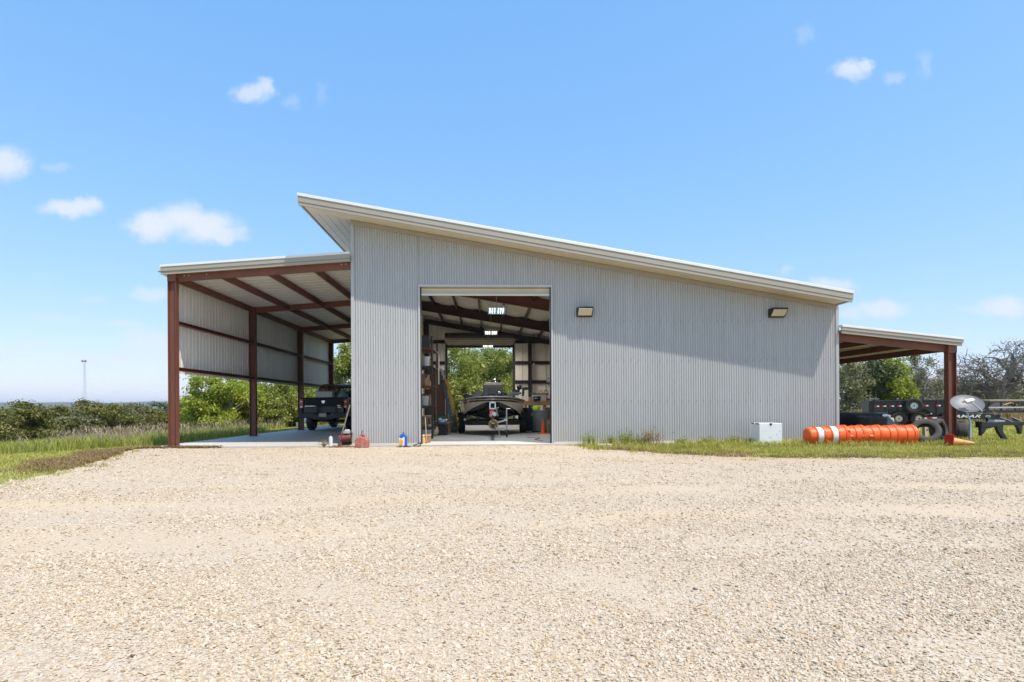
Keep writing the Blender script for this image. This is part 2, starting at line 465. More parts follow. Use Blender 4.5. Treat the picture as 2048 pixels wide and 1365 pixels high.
w = bpy.data.worlds.new('World'); scene.world = w; w.use_nodes = True
k = N(w.node_tree); bg = w.node_tree.nodes['Background']
sky = k.n('ShaderNodeTexSky'); sky.sky_type = 'NISHITA'; sky.sun_disc = False
sky.sun_elevation = math.asin(SUN.z); sky.sun_rotation = math.atan2(SUN.x, SUN.y)
sky.altitude = 300; sky.air_density = 1.0; sky.dust_density = .6; sky.ozone_density = 1.6
dirv = k.n('ShaderNodeTexCoord').outputs['Generated']
sx = k.n('ShaderNodeSeparateXYZ'); k.l(dirv, sx.inputs[0])
yy = k.math('MAXIMUM', sx.outputs[1], .02)
cv = k.n('ShaderNodeCombineXYZ'); k.l(k.math('DIVIDE', sx.outputs[0], yy), cv.inputs[0]); k.l(k.math('DIVIDE', sx.outputs[2], yy), cv.inputs[1])
pv = cv.outputs[0]
nz = k.noise(pv, 30, 8, .68, 'Color'); nz2 = k.noise(pv, 7, 3, .5, 'Color')
off = k.vmath('MULTIPLY', k.vmath('SUBTRACT', nz, (.5, .5, .5)), (.065, .04, 0))
off2 = k.vmath('MULTIPLY', k.vmath('SUBTRACT', nz2, (.5, .5, .5)), (.05, .02, 0))
q = k.vmath('ADD', k.vmath('ADD', pv, off), off2)
CL = [(312, 452, 52, 32, 1), (365, 437, 62, 32, 1), (405, 452, 66, 32, 1), (440, 464, 52, 20, .9), (482, 470, 22, 9, .45), (135, 413, 62, 18, .9), (165, 406, 35, 14, .9),
      (8, 325, 42, 34, .9), (112, 330, 30, 9, .25), (505, 186, 40, 21, .75), (528, 178, 20, 20, .75), (585, 205, 22, 12, .22), (645, 185, 12, 24, .14),
      (1702, 139, 42, 21, .85), (1733, 130, 17, 18, .8), (1790, 160, 24, 15, .33), (1850, 130, 20, 30, .22), (1608, 68, 15, 20, .2),
      (1665, 569, 46, 15, .7), (1755, 618, 70, 22, .8), (1700, 627, 32, 18, .6), (2012, 612, 66, 20, .85), (1572, 541, 14, 11, .35), (1950, 616, 40, 8, .4),
      (295, 590, 42, 14, .6), (255, 648, 45, 8, .5), (20, 708, 30, 9, .5), (175, 718, 24, 10, .7), (300, 682, 62, 28, .7), (270, 716, 75, 14, .6), (60, 690, 50, 8, .3), (190, 600, 30, 10, .3),
      (1400, 560, 60, 9, .25), (120, 640, 60, 8, .25)]
tot = None
for u, v, rx, ry, I in CL:
    x, z = P(u, v, 1.0); c = (x, z - CZ, 0)
    d = k.vmath('LENGTH', k.vmath('DIVIDE', k.vmath('SUBTRACT', q, c), (rx * 1.25 / F, ry * 1.25 / F, 1)))
    f = k.map(d, 1.08, .22, 0, I * .9, True)
    tot = f if tot is None else k.math('MAXIMUM', tot, f)
wisp = k.map(k.noise(k.scale(pv, (2.2, 9, 1)), 3.2, 6, .6), .56, .8, 0, .2)
wisp = k.math('MULTIPLY', wisp, k.map(sx.outputs[2], .34, .06))
tot = k.math('MULTIPLY', k.math('MAXIMUM', tot, wisp), k.map(sx.outputs[1], .05, .12))
sp = k.n('ShaderNodeSeparateColor'); k.l(sky.outputs[0], sp.inputs[0])
cb = k.n('ShaderNodeCombineColor')       # grade of the sky: softer fall-off from horizon to zenith
for i, (gm, sc) in enumerate(((.8, .74), (.5, 1.296), (.25, 2.45))): k.l(k.math('MULTIPLY', k.math('POWER', sp.outputs[i], gm), sc), cb.inputs[i])
skyc = cb.outputs[0]
cl = k.mix(tot, skyc, (2.85, 3.02, 3.3))
k.l(cl, bg.inputs['Color']); bg.inputs['Strength'].default_value = .15
scene.view_settings.view_transform = 'Standard'; scene.view_settings.look = 'None'
scene.view_settings.exposure = 1.0; scene.view_settings.gamma = 1

# ================================================================ ground
def ground_mat():
    m, k, b = new_mat('dry_grass_soil')
    tc = k.n('ShaderNodeTexCoord').outputs['Object']
    n1 = k.noise(tc, .35, 5, .65); n2 = k.noise(tc, 4, 5, .7); n3 = k.noise(tc, .02, 6, .6)
    c = k.ramp(n1, [(.3, (.26, .25, .085)), (.5, (.37, .33, .14)), (.68, (.50, .41, .25))])
    c = k.mix(k.map(n2, .45, .75, 0, .6), c, (.17, .19, .05))
    ln = k.vmath('LENGTH', tc)
    wood = k.ramp(n3, [(.35, (.04, .06, .025)), (.6, (.075, .095, .04)), (.72, (.2, .18, .1))])
    k.l(k.mix(k.map(ln, 60, 130), c, wood), b.inputs['Base Color']); b.inputs['Roughness'].default_value = .95
    b.inputs['Specular IOR Level'].default_value = .1
    k.l(k.bump(n2, .5, .05), b.inputs['Normal'])
    return m
M_['ground'] = ground_mat()
na = 360
rad = np.concatenate([[0.01], np.geomspace(.6, 9000, 170)])
ang = np.linspace(0, 2 * np.pi, na, endpoint=False)
RR, AA = np.meshgrid(rad, ang, indexing='ij')
gx, gy = RR * np.sin(AA), RR * np.cos(AA)
V = np.stack([gx, gy, gz(gx, gy) - .012 * (RR > 0)], -1).reshape(-1, 3)
i, j = np.meshgrid(np.arange(len(rad) - 1), np.arange(na), indexing='ij')
Fq = np.stack([i * na + j, (i + 1) * na + j, (i + 1) * na + (j + 1) % na, i * na + (j + 1) % na], -1).reshape(-1, 4)[:, ::-1]
tag(np_mesh('ground', V, Fq, M_['ground'], smooth_=True), None, None, kind='structure')

# ---- gravel yard
XL0 = [(0, -6.6), (5, -7.0), (9.0, -7.55), (11, -7.9), (13, -8.5), (15, -9.3), (15.9, -9.6)]
def xl(y): return np.interp(y, [q[0] for q in XL0], [q[1] for q in XL0]) + .12 * wav(y * 2.2, y * .7, .6) * (y > 1)
YB0 = [(-12, 15.72), (1.9, 15.72), (2.35, 15.35), (3.0, 14.3), (4.0, 13.1), (5.2, 12.2), (7, 11.75), (10, 11.6), (14, 11.8), (30, 12.4)]
def yb(x): return np.interp(x, [q[0] for q in YB0], [q[1] for q in YB0]) + .14 * wav(x * 1.7, x * .9, .5) * smooth(1.9, 2.6, x)
def in_gravel(x, y): return (x > xl(y)) & (y < yb(x))
def gravel_mat():
    m, k, b = new_mat('crushed_limestone_gravel')
    tc = k.n('ShaderNodeTexCoord').outputs['Object']
    wv = k.vmath('ADD', tc, k.vmath('MULTIPLY', k.vmath('SUBTRACT', k.noise(tc, 30, 2, .5, 'Color'), (.5, .5, .5)), (.02, .02, .02)))
    dust = k.map(k.noise(k.scale(tc, (.6, 1.2, 1)), .55, 5, .6), .46, .62)
    def layer(s):
        cc = k.n('ShaderNodeSeparateColor'); k.l(k.vor(wv, s), cc.inputs[0])
        c = k.ramp(cc.outputs[0], [(0, (.50, .41, .305)), (.3, (.54, .46, .365)), (.55, (.58, .515, .435)), (.8, (.52, .41, .28)), (.9, (.43, .30, .18)), (.97, (.24, .19, .15)), (1, (.48, .46, .42))])
        return c, k.vor(wv, s, 'F1', 'Distance')
    c1, d1 = layer(58); c2, d2 = layer(120)
    c = k.mix(k.map(k.noise(tc, 12, 2), .42, .58), c1, c2)
    gap = k.map(d1, .55, .8, 0, .75)
    c = k.mix(gap, c, (.30, .23, .155))
    fine = k.noise(tc, 150, 3, .7)
    dc = k.ramp(fine, [(.3, (.45, .36, .25)), (.55, (.53, .44, .335)), (.75, (.57, .49, .39))])
    c = k.mix(k.math('MULTIPLY', dust, .7), c, dc)
    sp = k.n('ShaderNodeSeparateXYZ'); k.l(tc, sp.inputs[0])
    wob = k.math('MULTIPLY', k.noise(tc, .8, 4, .6), .5)
    cen = k.math('ADD', k.math('ADD', k.math('MULTIPLY', sp.outputs[0], .05), k.math('MULTIPLY', k.math('SINE', k.math('MULTIPLY', sp.outputs[0], .5)), .35)), 5.75)
    lane = None
    for o_ in (0, 1.75):        # packed wheel lanes
        dd = k.math('ABSOLUTE', k.math('SUBTRACT', k.math('ADD', sp.outputs[1], wob), k.math('ADD', cen, o_ + .25)))
        f_ = k.map(dd, .55, .1, 0, .95, True); lane = f_ if lane is None else k.math('MAXIMUM', lane, f_)
    lane = k.math('MULTIPLY', lane, k.map(k.noise(k.scale(tc, (.5, 1, 1)), .9, 4), .38, .6))
    c = k.mix(lane, c, k.mix(fine, (.50, .39, .265), (.58, .475, .35)))
    edge = k.math('MULTIPLY', k.map(k.math('ADD', sp.outputs[1], k.math('MULTIPLY', wob, 2.2)), 11.1, 12.3), k.map(sp.outputs[0], 3, 6.5))
    c = k.mix(k.math('MULTIPLY', edge, .8), c, k.mix(fine, (.42, .29, .19), (.52, .39, .27)))
    big = k.noise(k.scale(tc, (.35, 1, 1)), .5, 4, .6)
    c = k.mix(k.map(big, .45, .72, 0, .35), c, (.49, .38, .26))
    k.l(c, b.inputs['Base Color']); b.inputs['Roughness'].default_value = .95; b.inputs['Specular IOR Level'].default_value = .15
    h = k.math('SUBTRACT', 1, d1)
    bm = k.bump(h, .55, .012); bm = k.bump(fine, .35, .006, bm)
    k.l(bm, b.inputs['Normal'])
    return m
M_['gravel'] = gravel_mat()
ns, nt_ = 300, 200
s_ = np.linspace(0, 1, ns); t_ = np.linspace(0, 1, nt_) ** .8
S, T = np.meshgrid(s_, t_, indexing='ij')
x0 = -9.6 + S * 39.6
Yg = -1.0 + T * (yb(x0) + 1.0)
Lf = xl(np.maximum(Yg, 0)); wgt = np.clip((30 - x0) / 39.6, 0, 1) ** 3
Xg = x0 + (Lf + 9.6) * wgt
Yg = -1.0 + T * (yb(Xg) + 1.0)
Zg = gz(Xg, Yg) + .012 * smooth(0, .03, T * 0 + np.minimum(1 - T, S)) + .01 * wav(Xg, Yg, .45) * smooth(15.5, 14, Yg)
V = np.stack([Xg, Yg, Zg], -1).reshape(-1, 3)
i, j = np.meshgrid(np.arange(ns - 1), np.arange(nt_ - 1), indexing='ij')
Fq = np.stack([i * nt_ + j, (i + 1) * nt_ + j, (i + 1) * nt_ + j + 1, i * nt_ + j + 1], -1).reshape(-1, 4)
tag(np_mesh('gravel_yard', V, Fq, M_['gravel'], smooth_=True), None, None, kind='structure')

# ---- loose stones lying on the yard
def stone_mat():
    m, k, b = new_mat('limestone_chips')
    g = k.n('ShaderNodeNewGeometry'); tc = k.n('ShaderNodeTexCoord').outputs['Object']
    c = k.ramp(g.outputs['Random Per Island'], [(0, (.52, .435, .325)), (.3, (.585, .495, .385)), (.55, (.625, .55, .455)), (.76, (.56, .455, .32)), (.88, (.48, .335, .19)), (.95, (.5, .40, .29)), (.985, (.17, .13, .09)), (1, (.58, .54, .47))])
    k.l(k.mix(k.map(k.noise(tc, 70, 3), .35, .7, 0, .35), c, (.46, .36, .25)), b.inputs['Base Color'])
    b.inputs['Roughness'].default_value = .9; b.inputs['Specular IOR Level'].default_value = .2
    return m
M_['stone'] = stone_mat()
def lane_(x, y):
    c = 5.75 + .05 * x + .35 * np.sin(.5 * x)
    return np.clip(smooth(.55, .15, np.abs(y - c)) + smooth(.55, .15, np.abs(y - c - 1.75)), 0, 1) * smooth(-.5, .3, wav(x, y, 2.2))
def stones(name, n, y0, y1, smin, smax, seed):
    g = np.random.default_rng(seed)
    out = []
    while sum(len(q) for q in out) < n:
        y = y0 + (y1 - y0) * g.random(n) ** 1.0
        x = (g.random(n) * 2 - 1) * (y * .98 + .6) + y * .04
        keep = in_gravel(x, y) & (g.random(n) < np.clip(.62 + .6 * wav(x * 1.1, y * 2.0, .9) + .3 * wav(x, y, .35), .12, 1) * (1 - .8 * lane_(x, y)) * (1 - .7 * smooth(10.7, 11.4, y) * smooth(3.5, 6, x)))
        out.append(np.stack([x[keep], y[keep]], -1))
    xy = np.concatenate(out)[:n]
    base = np.array([(-1, -1, -1), (1, -1, -1), (1, 1, -1), (-1, 1, -1), (-1, -1, 1), (1, -1, 1), (1, 1, 1), (-1, 1, 1)], float)
    sz = np.clip(smin * np.exp(g.normal(0, .45, n)), smin * .5, smax)
    pts = base[None] * (1 + g.uniform(-.42, .22, (n, 8, 3)))
    top = (base[:, 2] > 0)
    pts[:, top, :2] *= g.uniform(.45, .9, (n, 1, 1))
    pts *= (sz[:, None] * np.stack([np.ones(n), g.uniform(.6, 1, n), g.uniform(.2, .42, n)], -1))[:, None, :] * .55
    a = g.random(n) * 2 * np.pi; tl = g.normal(0, .25, (n, 2))
    c, s = np.cos(a), np.sin(a)
    x = pts[..., 0] * c[:, None] - pts[..., 1] * s[:, None]; y = pts[..., 0] * s[:, None] + pts[..., 1] * c[:, None]
    z = pts[..., 2] + x * tl[:, :1] + y * tl[:, 1:]
    gzv = gz(xy[:, 0], xy[:, 1]) + .014 + .01 * wav(xy[:, 0], xy[:, 1], .45) + sz * .12
    V = np.stack([x + xy[:, :1], y + xy[:, 1:], z + gzv[:, None]], -1).reshape(-1, 3)
    fq = np.array([(0, 3, 2, 1), (4, 5, 6, 7), (0, 1, 5, 4), (1, 2, 6, 5), (2, 3, 7, 6), (3, 0, 4, 7)])
    Fq = (fq[None] + 8 * np.arange(n)[:, None, None]).reshape(-1, 4)
    return V, Fq
sets = [stones('', 62000, 1.8, 4.6, .0105, .024, 1), stones('', 48000, 4.4, 8.5, .0135, .028, 2), stones('', 26000, 8, 15.7, .017, .034, 3), stones('', 16000, 1.8, 4.6, .008, .015, 4)]
V = np.concatenate([q[0] for q in sets]); offs = np.cumsum([0] + [len(q[0]) for q in sets[:-1]])
Fq = np.concatenate([q[1] + o for q, o in zip(sets, offs)])
tag(np_mesh('gravel', V, Fq, M_['stone']), 'loose cream limestone chips strewn over the yard', 'gravel', kind='stuff')

# ================================================================ grass
M_['grass'] = leaf_mat('green_grass_blades', [(.20, .23, .045), (.33, .345, .08), (.48, .44, .14), (.62, .54, .26)], .35, .6, .7)
M_['grass_dry'] = leaf_mat('dry_grass_blades', [(.2, .13, .06), (.29, .2, .1), (.4, .31, .17)], .2, .7, 1.2)
M_['grass_tall'] = leaf_mat('tall_grass_blades', [(.17, .20, .04), (.27, .30, .06), (.37, .38, .10), (.46, .42, .19)], .35, .6, .6)
M_['seed'] = leaf_mat('grass_seed_heads', [(.3, .22, .19), (.4, .32, .25), (.5, .44, .3)], .2, .7, 1)
def blades(xy, h, wd, lean, seed, seg=2, zoff=0):
    """curved blades; returns V, F (triangles)"""
    g = np.random.default_rng(seed); n = len(xy)
    a = g.random(n) * 2 * np.pi; ln = lean * h * g.uniform(.2, 1, n)
    dx, dy = np.cos(a), np.sin(a)
    b = a + np.pi / 2 + g.normal(0, .7, n); wx, wy = np.cos(b) * wd / 2, np.sin(b) * wd / 2
    z0 = gz(xy[:, 0], xy[:, 1]) - .015 + zoff
    x, y = xy[:, 0], xy[:, 1]
    p0 = np.stack([x - wx, y - wy, z0], -1); p1 = np.stack([x + wx, y + wy, z0], -1)
    mx, my, mz = x + dx * ln * .35, y + dy * ln * .35, z0 + h * .62
    p2 = np.stack([mx + wx * .75, my + wy * .75, mz], -1); p3 = np.stack([mx - wx * .75, my - wy * .75, mz], -1)
    p4 = np.stack([x + dx * ln, y + dy * ln, z0 + h], -1)
    V = np.stack([p0, p1, p2, p3, p4], 1).reshape(-1, 3)
    f = np.array([(0, 1, 2), (0, 2, 3), (3, 2, 4)])
    return V, (f[None] + 5 * np.arange(n)[:, None, None]).reshape(-1, 3)
def merge(sets):
    V = np.concatenate([q[0] for q in sets]); offs = np.cumsum([0] + [len(q[0]) for q in sets[:-1]])
    return V, np.concatenate([q[1] + o for q, o in zip(sets, offs)])
def field(n, x0, x1, y0, y1, cond, seed, tries=60):
    g = np.random.default_rng(seed); out = []; c = 0
    for _ in range(tries):
        x = g.uniform(x0, x1, n); y = y0 + (y1 - y0) * g.random(n) ** 1.25
        p = np.asarray(cond(x, y), float); kp = g.random(n) < p
        out.append(np.stack([x[kp], y[kp]], -1)); c += kp.sum()
        if c >= n: break
    return np.concatenate(out)[:n]
def on_slab(x, y): return (x > -9.35) & (x < 9.85) & (y > 15.6) & (y < 31.9)
def inview(x, y): return (np.abs(x - .04 * y) < y * .93 + .5)
# mown lawn on the left
def c_lawn(x, y): return (~in_gravel(x, y)) & (~on_slab(x, y)) & inview(x, y) & (x < -6)
def bl(xy, h0, h1, w0, lean, seed, far=14.):
    g = np.random.default_rng(seed + 99); d = np.hypot(xy[:, 0], xy[:, 1])
    return blades(xy, g.uniform(h0, h1, len(xy)) * (1 + .1 * (d > far)), w0 * np.clip(d / far, .8, 3), lean, seed)
sets = []
a = field(120000, -34, -6, 8.4, 44, c_lawn, 21); sets.append(bl(a, .03, .085, .013, .9, 1))
# strip along the wall and the yard on the right
def c_right(x, y): return (~in_gravel(x, y)) & (~on_slab(x, y)) & inview(x, y) & (x > 2.0) & (np.clip(.55 + .75 * wav(x, y * 1.6, .8) + .5 * smooth(yb(x) + .4, yb(x) + 1.6, y), 0, 1) > .5)
a = field(52000, 2, 17, 11.6, 18, c_right, 22); sets.append(bl(a, .03, .10, .012, .8, 2))
a = field(50000, 9.9, 48, 15, 60, lambda x, y: inview(x, y) & (~on_slab(x, y)) & (wav(x, y * 1.3, 1.9) > -.35), 23); sets.append(bl(a, .05, .16, .016, .8, 3))
# lush fringe in front of the wall
a = field(9000, 2.2, 13.5, 14.0, 15.85, lambda x, y: np.clip(.35 + .8 * wav(x * 1.3, y, .5) + .3 * (x > 5.5), 0, 1) * smooth(2.2, 2.9, x), 24)
sets.append(bl(a, .05, .2, .013, .7, 4))
# stray tufts creeping out into the gravel
g = np.random.default_rng(25); tc_ = np.concatenate([np.stack([g.uniform(2.5, 14, 70), np.zeros(70)], -1), np.stack([np.zeros(26), g.uniform(8.5, 15, 26)], -1)])
tc_[:70, 1] = yb(tc_[:70, 0]) - np.abs(g.normal(0, .35, 70)); tc_[70:, 0] = xl(tc_[70:, 1]) + np.abs(g.normal(0, .3, 26))
a = np.repeat(tc_, 26, 0) + g.normal(0, .07, (len(tc_) * 26, 2)); sets.append(bl(a, .02, .09, .012, 1.0, 12))
V, Ft = merge(sets)
tag(np_mesh('grass', V, Ft, M_['grass']), 'short green grass beside the gravel and along the metal wall', 'grass', kind='stuff')
# dead brown grass at the gravel's edge
sets = []
a = field(26000, -11.5, -7.3, 9.2, 15.9, lambda x, y: (~in_gravel(x, y)) * smooth(1.5, .1, xl(y) - x + .5 * wav(x, y, .4)) * smooth(10.2, 13.2, y), 31); sets.append(bl(a, .03, .1, .014, 1.1, 5))
a = field(16000, 2, 17, 11.5, 14.5, lambda x, y: (~in_gravel(x, y)) * smooth(1.6, .1, y - yb(x)) * np.clip(.4 + wav(x, y, .5), 0, 1), 32); sets.append(bl(a, .02, .08, .012, 1.2, 6))
a = field(9000, -9.2, 9, 9.5, 15.6, lambda x, y: in_gravel(x, y) * np.clip(wav(x * 1.3, y * 3, .55) - .55, 0, 1) * 1.4, 33); sets.append(bl(a, .015, .045, .012, 1.3, 7))
a = field(26000, 9.9, 60, 28, 75, lambda x, y: inview(x, y) & (wav(x, y, 2.5) > -.5), 34); sets.append(bl(a, .2, .55, .03, .5, 8, 30))
V, Ft = merge(sets)
tag(np_mesh('dry_grass', V, Ft, M_['grass_dry']), 'dead brown grass at the gravel edge and out in the far field', 'dry grass', kind='stuff')
# tall grass before the junipers and behind the carport
sets, seeds = [], []
def c_tall(x, y):
    ed = y - (15.5 + (-9.5 - x) * .55)
    return inview(x, y) & (~on_slab(x, y)) & (ed > 1.2) & (ed < 10) & (wav(x, y, 1.4) > -.55) & (x < -9.7)
a = field(26000, -34, -9.7, 16.5, 40, c_tall, 41); sets.append(bl(a, .1, .36, .02, 1.0, 9, 18))
a = field(9000, -17, -9.8, 17.5, 34, lambda x, y: (x < -9.8 - .12 * (y - 17)) & (wav(x, y, 1.1) > -.3), 43); sets.append(bl(a, .12, .46, .018, .8, 10, 18))
V, Ft = merge(sets)
tag(np_mesh('tall_grass', V, Ft, M_['grass_tall']), 'tall uncut green grass in front of the junipers', 'tall grass', kind='stuff')
g = np.random.default_rng(44)
a = np.concatenate([field(900, -30, -9.7, 18, 36, lambda x, y: c_tall(x, y) & (wav(x, y, 3) > 0), 45), field(700, -15, -9.8, 18, 34, lambda x, y: (x < -9.8 - .1 * (y - 17)), 46)])
st = blades(a, g.uniform(.42, .7, len(a)), np.full(len(a), .012), .35, 47)
hd = blades(a, g.uniform(.07, .16, len(a)), np.full(len(a), .022), 1.0, 48)
hd[0][:, :] += np.repeat(np.stack([np.zeros(len(a)), np.zeros(len(a)), g.uniform(.25, .62, len(a))], -1), 5, 0)
V, Ft = merge([st, hd])
tag(np_mesh('grass_seed_heads', V, Ft, M_['seed']), 'brownish seed heads standing above the tall grass', 'seed heads', kind='stuff')

# ================================================================ haze
hz = MB().box(-9100, 9100, -9100, 9100, -120, 70).build('haze', [], None)
hm = bpy.data.materials.new('thin_air_haze'); hm.use_nodes = True; nt = hm.node_tree; nt.nodes.clear()
ho = nt.nodes.new('ShaderNodeOutputMaterial'); hp = nt.nodes.new('ShaderNodeVolumePrincipled')
hp.inputs['Color'].default_value = (.78, .88, 1, 1); hp.inputs['Density'].default_value = .00017; hp.inputs['Anisotropy'].default_value = .1
nt.links.new(hp.outputs[0], ho.inputs['Volume']); hz.data.materials.append(hm)
tag(hz, 'thin blue air in front of the far hills', 'haze', kind='stuff')
# ================================================================ metal workshop
Y0, YB = 15.9, 31.6
OV = .75
YF = Y0 - OV
WL, ZL = P(704, 441, Y0); WR, ZR = P(1674, 611, Y0)
SLP = (ZR - ZL) / (WR - WL)
def zt(x): return ZL + (x - WL) * SLP
DL, DR = P(841, 800, Y0)[0], P(1103, 800, Y0)[0]; DZ = P(972, 574.5, Y0)[1]
RXL, RXR = P(595, 395, YF)[0], P(1707, 597, YF)[0]
BL, BR = P(895.5, 800, YB)[0], P(1025.5, 800, YB)[0]; BZ = P(960, 696, YB)[1]

slab = MB()
slab.box(-9.15, 9.72, Y0 - .09, YB + .12, -.35, 0)
tag(slab.build('concrete_floor', M_['concrete'], bevel=.012), None, None, kind='structure')

def corr(mb, O, U, Vd, Nd, ulen, vlo, vhi, pitch=.0686, amp=.0115, seg=6, prof='sin', holes=()):
    """profiled sheet: along U the profile, along Vd straight; vlo/vhi are functions of the distance along U"""
    O, U, Vd, Nd = Vector(O), Vector(U), Vector(Vd), Vector(Nd)
    us = []
    if prof == 'sin':
        n = int(ulen / pitch * seg)
        us = [(i * pitch / seg, amp * (1 - 2 * math.cos(math.pi * i / seg) ** 4)) for i in range(n + 1)]   # broad crests, narrow valleys
        us.append((ulen, us[-1][1]))
    else:       # ribs
        p = 0
        while p < ulen:
            for du, hgt in ((0, 0), (.30, 0), (.34, 1), (.5, 1), (.54, 0)):
                u = p + du * pitch
                if u < ulen: us.append((u, amp * hgt))
            p += pitch
        us.append((ulen, 0))
    for h in holes:
        us += [(h[0], 0.0), (h[1], 0.0)]
    us = sorted(set(us))
    for (ua, na), (ub, nb) in zip(us[:-1], us[1:]):
        if ub - ua < 1e-6: continue
        mid = (ua + ub) / 2
        spans = [(vlo(ua), vhi(ua), vlo(ub), vhi(ub))]
        for h in holes:
            if h[0] < mid < h[1]: spans = [(h[3], vhi(ua), h[3], vhi(ub))]
        for a0, a1, b0, b1 in spans:
            mb.add([O + U * ua + Vd * a0 + Nd * na, O + U * ub + Vd * b0 + Nd * nb, O + U * ub + Vd * b1 + Nd * nb, O + U * ua + Vd * a1 + Nd * na], [(0, 1, 2, 3)])
    return mb

shop = thing('metal_workshop', 'silver corrugated metal workshop with steep single slope roof and open roller door', 'workshop', ((WL + WR) / 2, (Y0 + YB) / 2, 0))
def bp(mb, name, m, parent=None, **kw): return mb.build(name, m, parent or shop, world=True, **kw)

# walls
fw_ = corr(MB(), (WL, Y0, 0), (1, 0, 0), (0, 0, 1), (0, -1, 0), WR - WL, lambda u: .03, lambda u: zt(WL + u) - .1, holes=[(DL - WL - .03, DR - WL + .03, 0, DZ + .03)])
front = bp(fw_, 'front_wall', M_['wall'], smoothed=True, sharp=75)
sc_ = MB()
for vrow in (497.0, 642.3, 721.3, 803.0):
    z = P(1100, vrow, Y0)[1]
    x = WL + .16
    while x < WR - .1:
        if z < zt(x) - .25 and not (DL - .08 < x < DR + .08 and z < DZ + .06):
            sc_.lathe([(.013, 0), (.013, .006), (.007, .012)], 6, Matrix.Translation((x, Y0 - .006, z)) @ Matrix.Rotation(R(90), 4, 'X'))
        x += .2058
bp(sc_, 'wall_screws', mat('screw_heads', (.2, .2, .21), .4, .5), front)
lw = corr(MB(), (WL, Y0, 0), (0, 1, 0), (0, 0, 1), (-1, 0, 0), YB - Y0, lambda u: .03, lambda u: ZL - .05)
bp(lw, 'side_wall', M_['wall'], smoothed=True, sharp=75)
rw = corr(MB(), (WR, Y0, 0), (0, 1, 0), (0, 0, 1), (1, 0, 0), YB - Y0, lambda u: .03, lambda u: ZR - .05)
bp(rw, 'side_wall', M_['wall'], smoothed=True, sharp=75)
bw = corr(MB(), (WL, YB, 0), (1, 0, 0), (0, 0, 1), (0, 1, 0), WR - WL, lambda u: .03, lambda u: zt(WL + u) - .1, holes=[(BL - WL, BR - WL, 0, BZ)])
bp(bw, 'back_wall', M_['wall'], smoothed=True, sharp=75)
# corner, base and head trims of the walls
t = MB()
t.box(WL - .022, WL + .05, Y0 - .03, Y0 - .018, 0.0, ZL - .12); t.box(WL - .034, WL - .022, Y0 - .03, Y0 + .1, 0, ZL - .06)
bp(t, 'corner_trim', M_['wall'])
t = MB()
t.box(WR - .05, WR + .022, Y0 - .03, Y0 - .018, 0.0, ZR - .09); t.box(WR + .022, WR + .034, Y0 - .03, Y0 + .1, 0, ZR - .05)
bp(t, 'corner_trim', M_['wall'])
t = MB()
t.box(WL - .03, DL - .06, Y0 - .032, Y0 - .019, .005, .045); t.box(DR + .06, WR + .02, Y0 - .032, Y0 - .019, .005, .045)
bp(t, 'base_trim', M_['gutter_trim'])
t = MB()
for a, b in ((WL - .02, WR + .02),):
    t.hexa([(a, Y0 - .034, zt(a) - .13), (b, Y0 - .034, zt(b) - .13), (b, Y0 - .018, zt(b) - .13), (a, Y0 - .018, zt(a) - .13),
            (a, Y0 - .034, zt(a) - .004), (b, Y0 - .034, zt(b) - .004), (b, Y0 - .018, zt(b) - .004), (a, Y0 - .018, zt(a) - .004)])
bp(t, 'head_trim', M_['trim'])
# inner lining
def quadwall(mb, pts): return mb.add(pts, [(0, 1, 2, 3)])
li = MB(); e = .16
for xa, xb, za, zb in ((WL + e, DL - .1, 0, None), (DR + .1, WR - e, 0, None), (DL - .1, DR + .1, DZ + .1, None)):
    n = 10
    for q in range(n):
        a, b = xa + (xb - xa) * q / n, xa + (xb - xa) * (q + 1) / n
        quadwall(li, [(a, Y0 + .22, za), (b, Y0 + .22, za), (b, Y0 + .22, zt(b) - .1), (a, Y0 + .22, zt(a) - .1)])
for xa, xb, za, zb in ((WL + e, BL - .12, 0, None), (BR + .12, WR - e, 0, None), (BL - .12, BR + .12, BZ + .1, None)):
    n = 8
    for q in range(n):
        a, b = xa + (xb - xa) * q / n, xa + (xb - xa) * (q + 1) / n
        quadwall(li, [(a, YB - .04, za), (b, YB - .04, za), (b, YB - .04, zt(b) - .1), (a, YB - .04, zt(a) - .1)])
quadwall(li, [(WL + e, Y0 + .22, 0), (WL + e, YB - .04, 0), (WL + e, YB - .04, zt(WL + e) - .1), (WL + e, Y0 + .22, zt(WL + e) - .1)])
quadwall(li, [(WR - e, Y0 + .22, 0), (WR - e, YB - .04, 0), (WR - e, YB - .04, zt(WR - e) - .1), (WR - e, Y0 + .22, zt(WR - e) - .1)])
lining = bp(li, 'wall_lining', M_['liner'])
sm = MB()
x = BR + .9
for x in (BL - .55, BR + .55, BR + 1.24, BR + 1.85, BR + 3.1, BR + 4.3): sm.box(x - .012, x + .012, YB - .06, YB - .042, 0, zt(x) - .12)
bp(sm, 'lining_seams', mat('lining_tape', (.46, .44, .4), .6), lining)
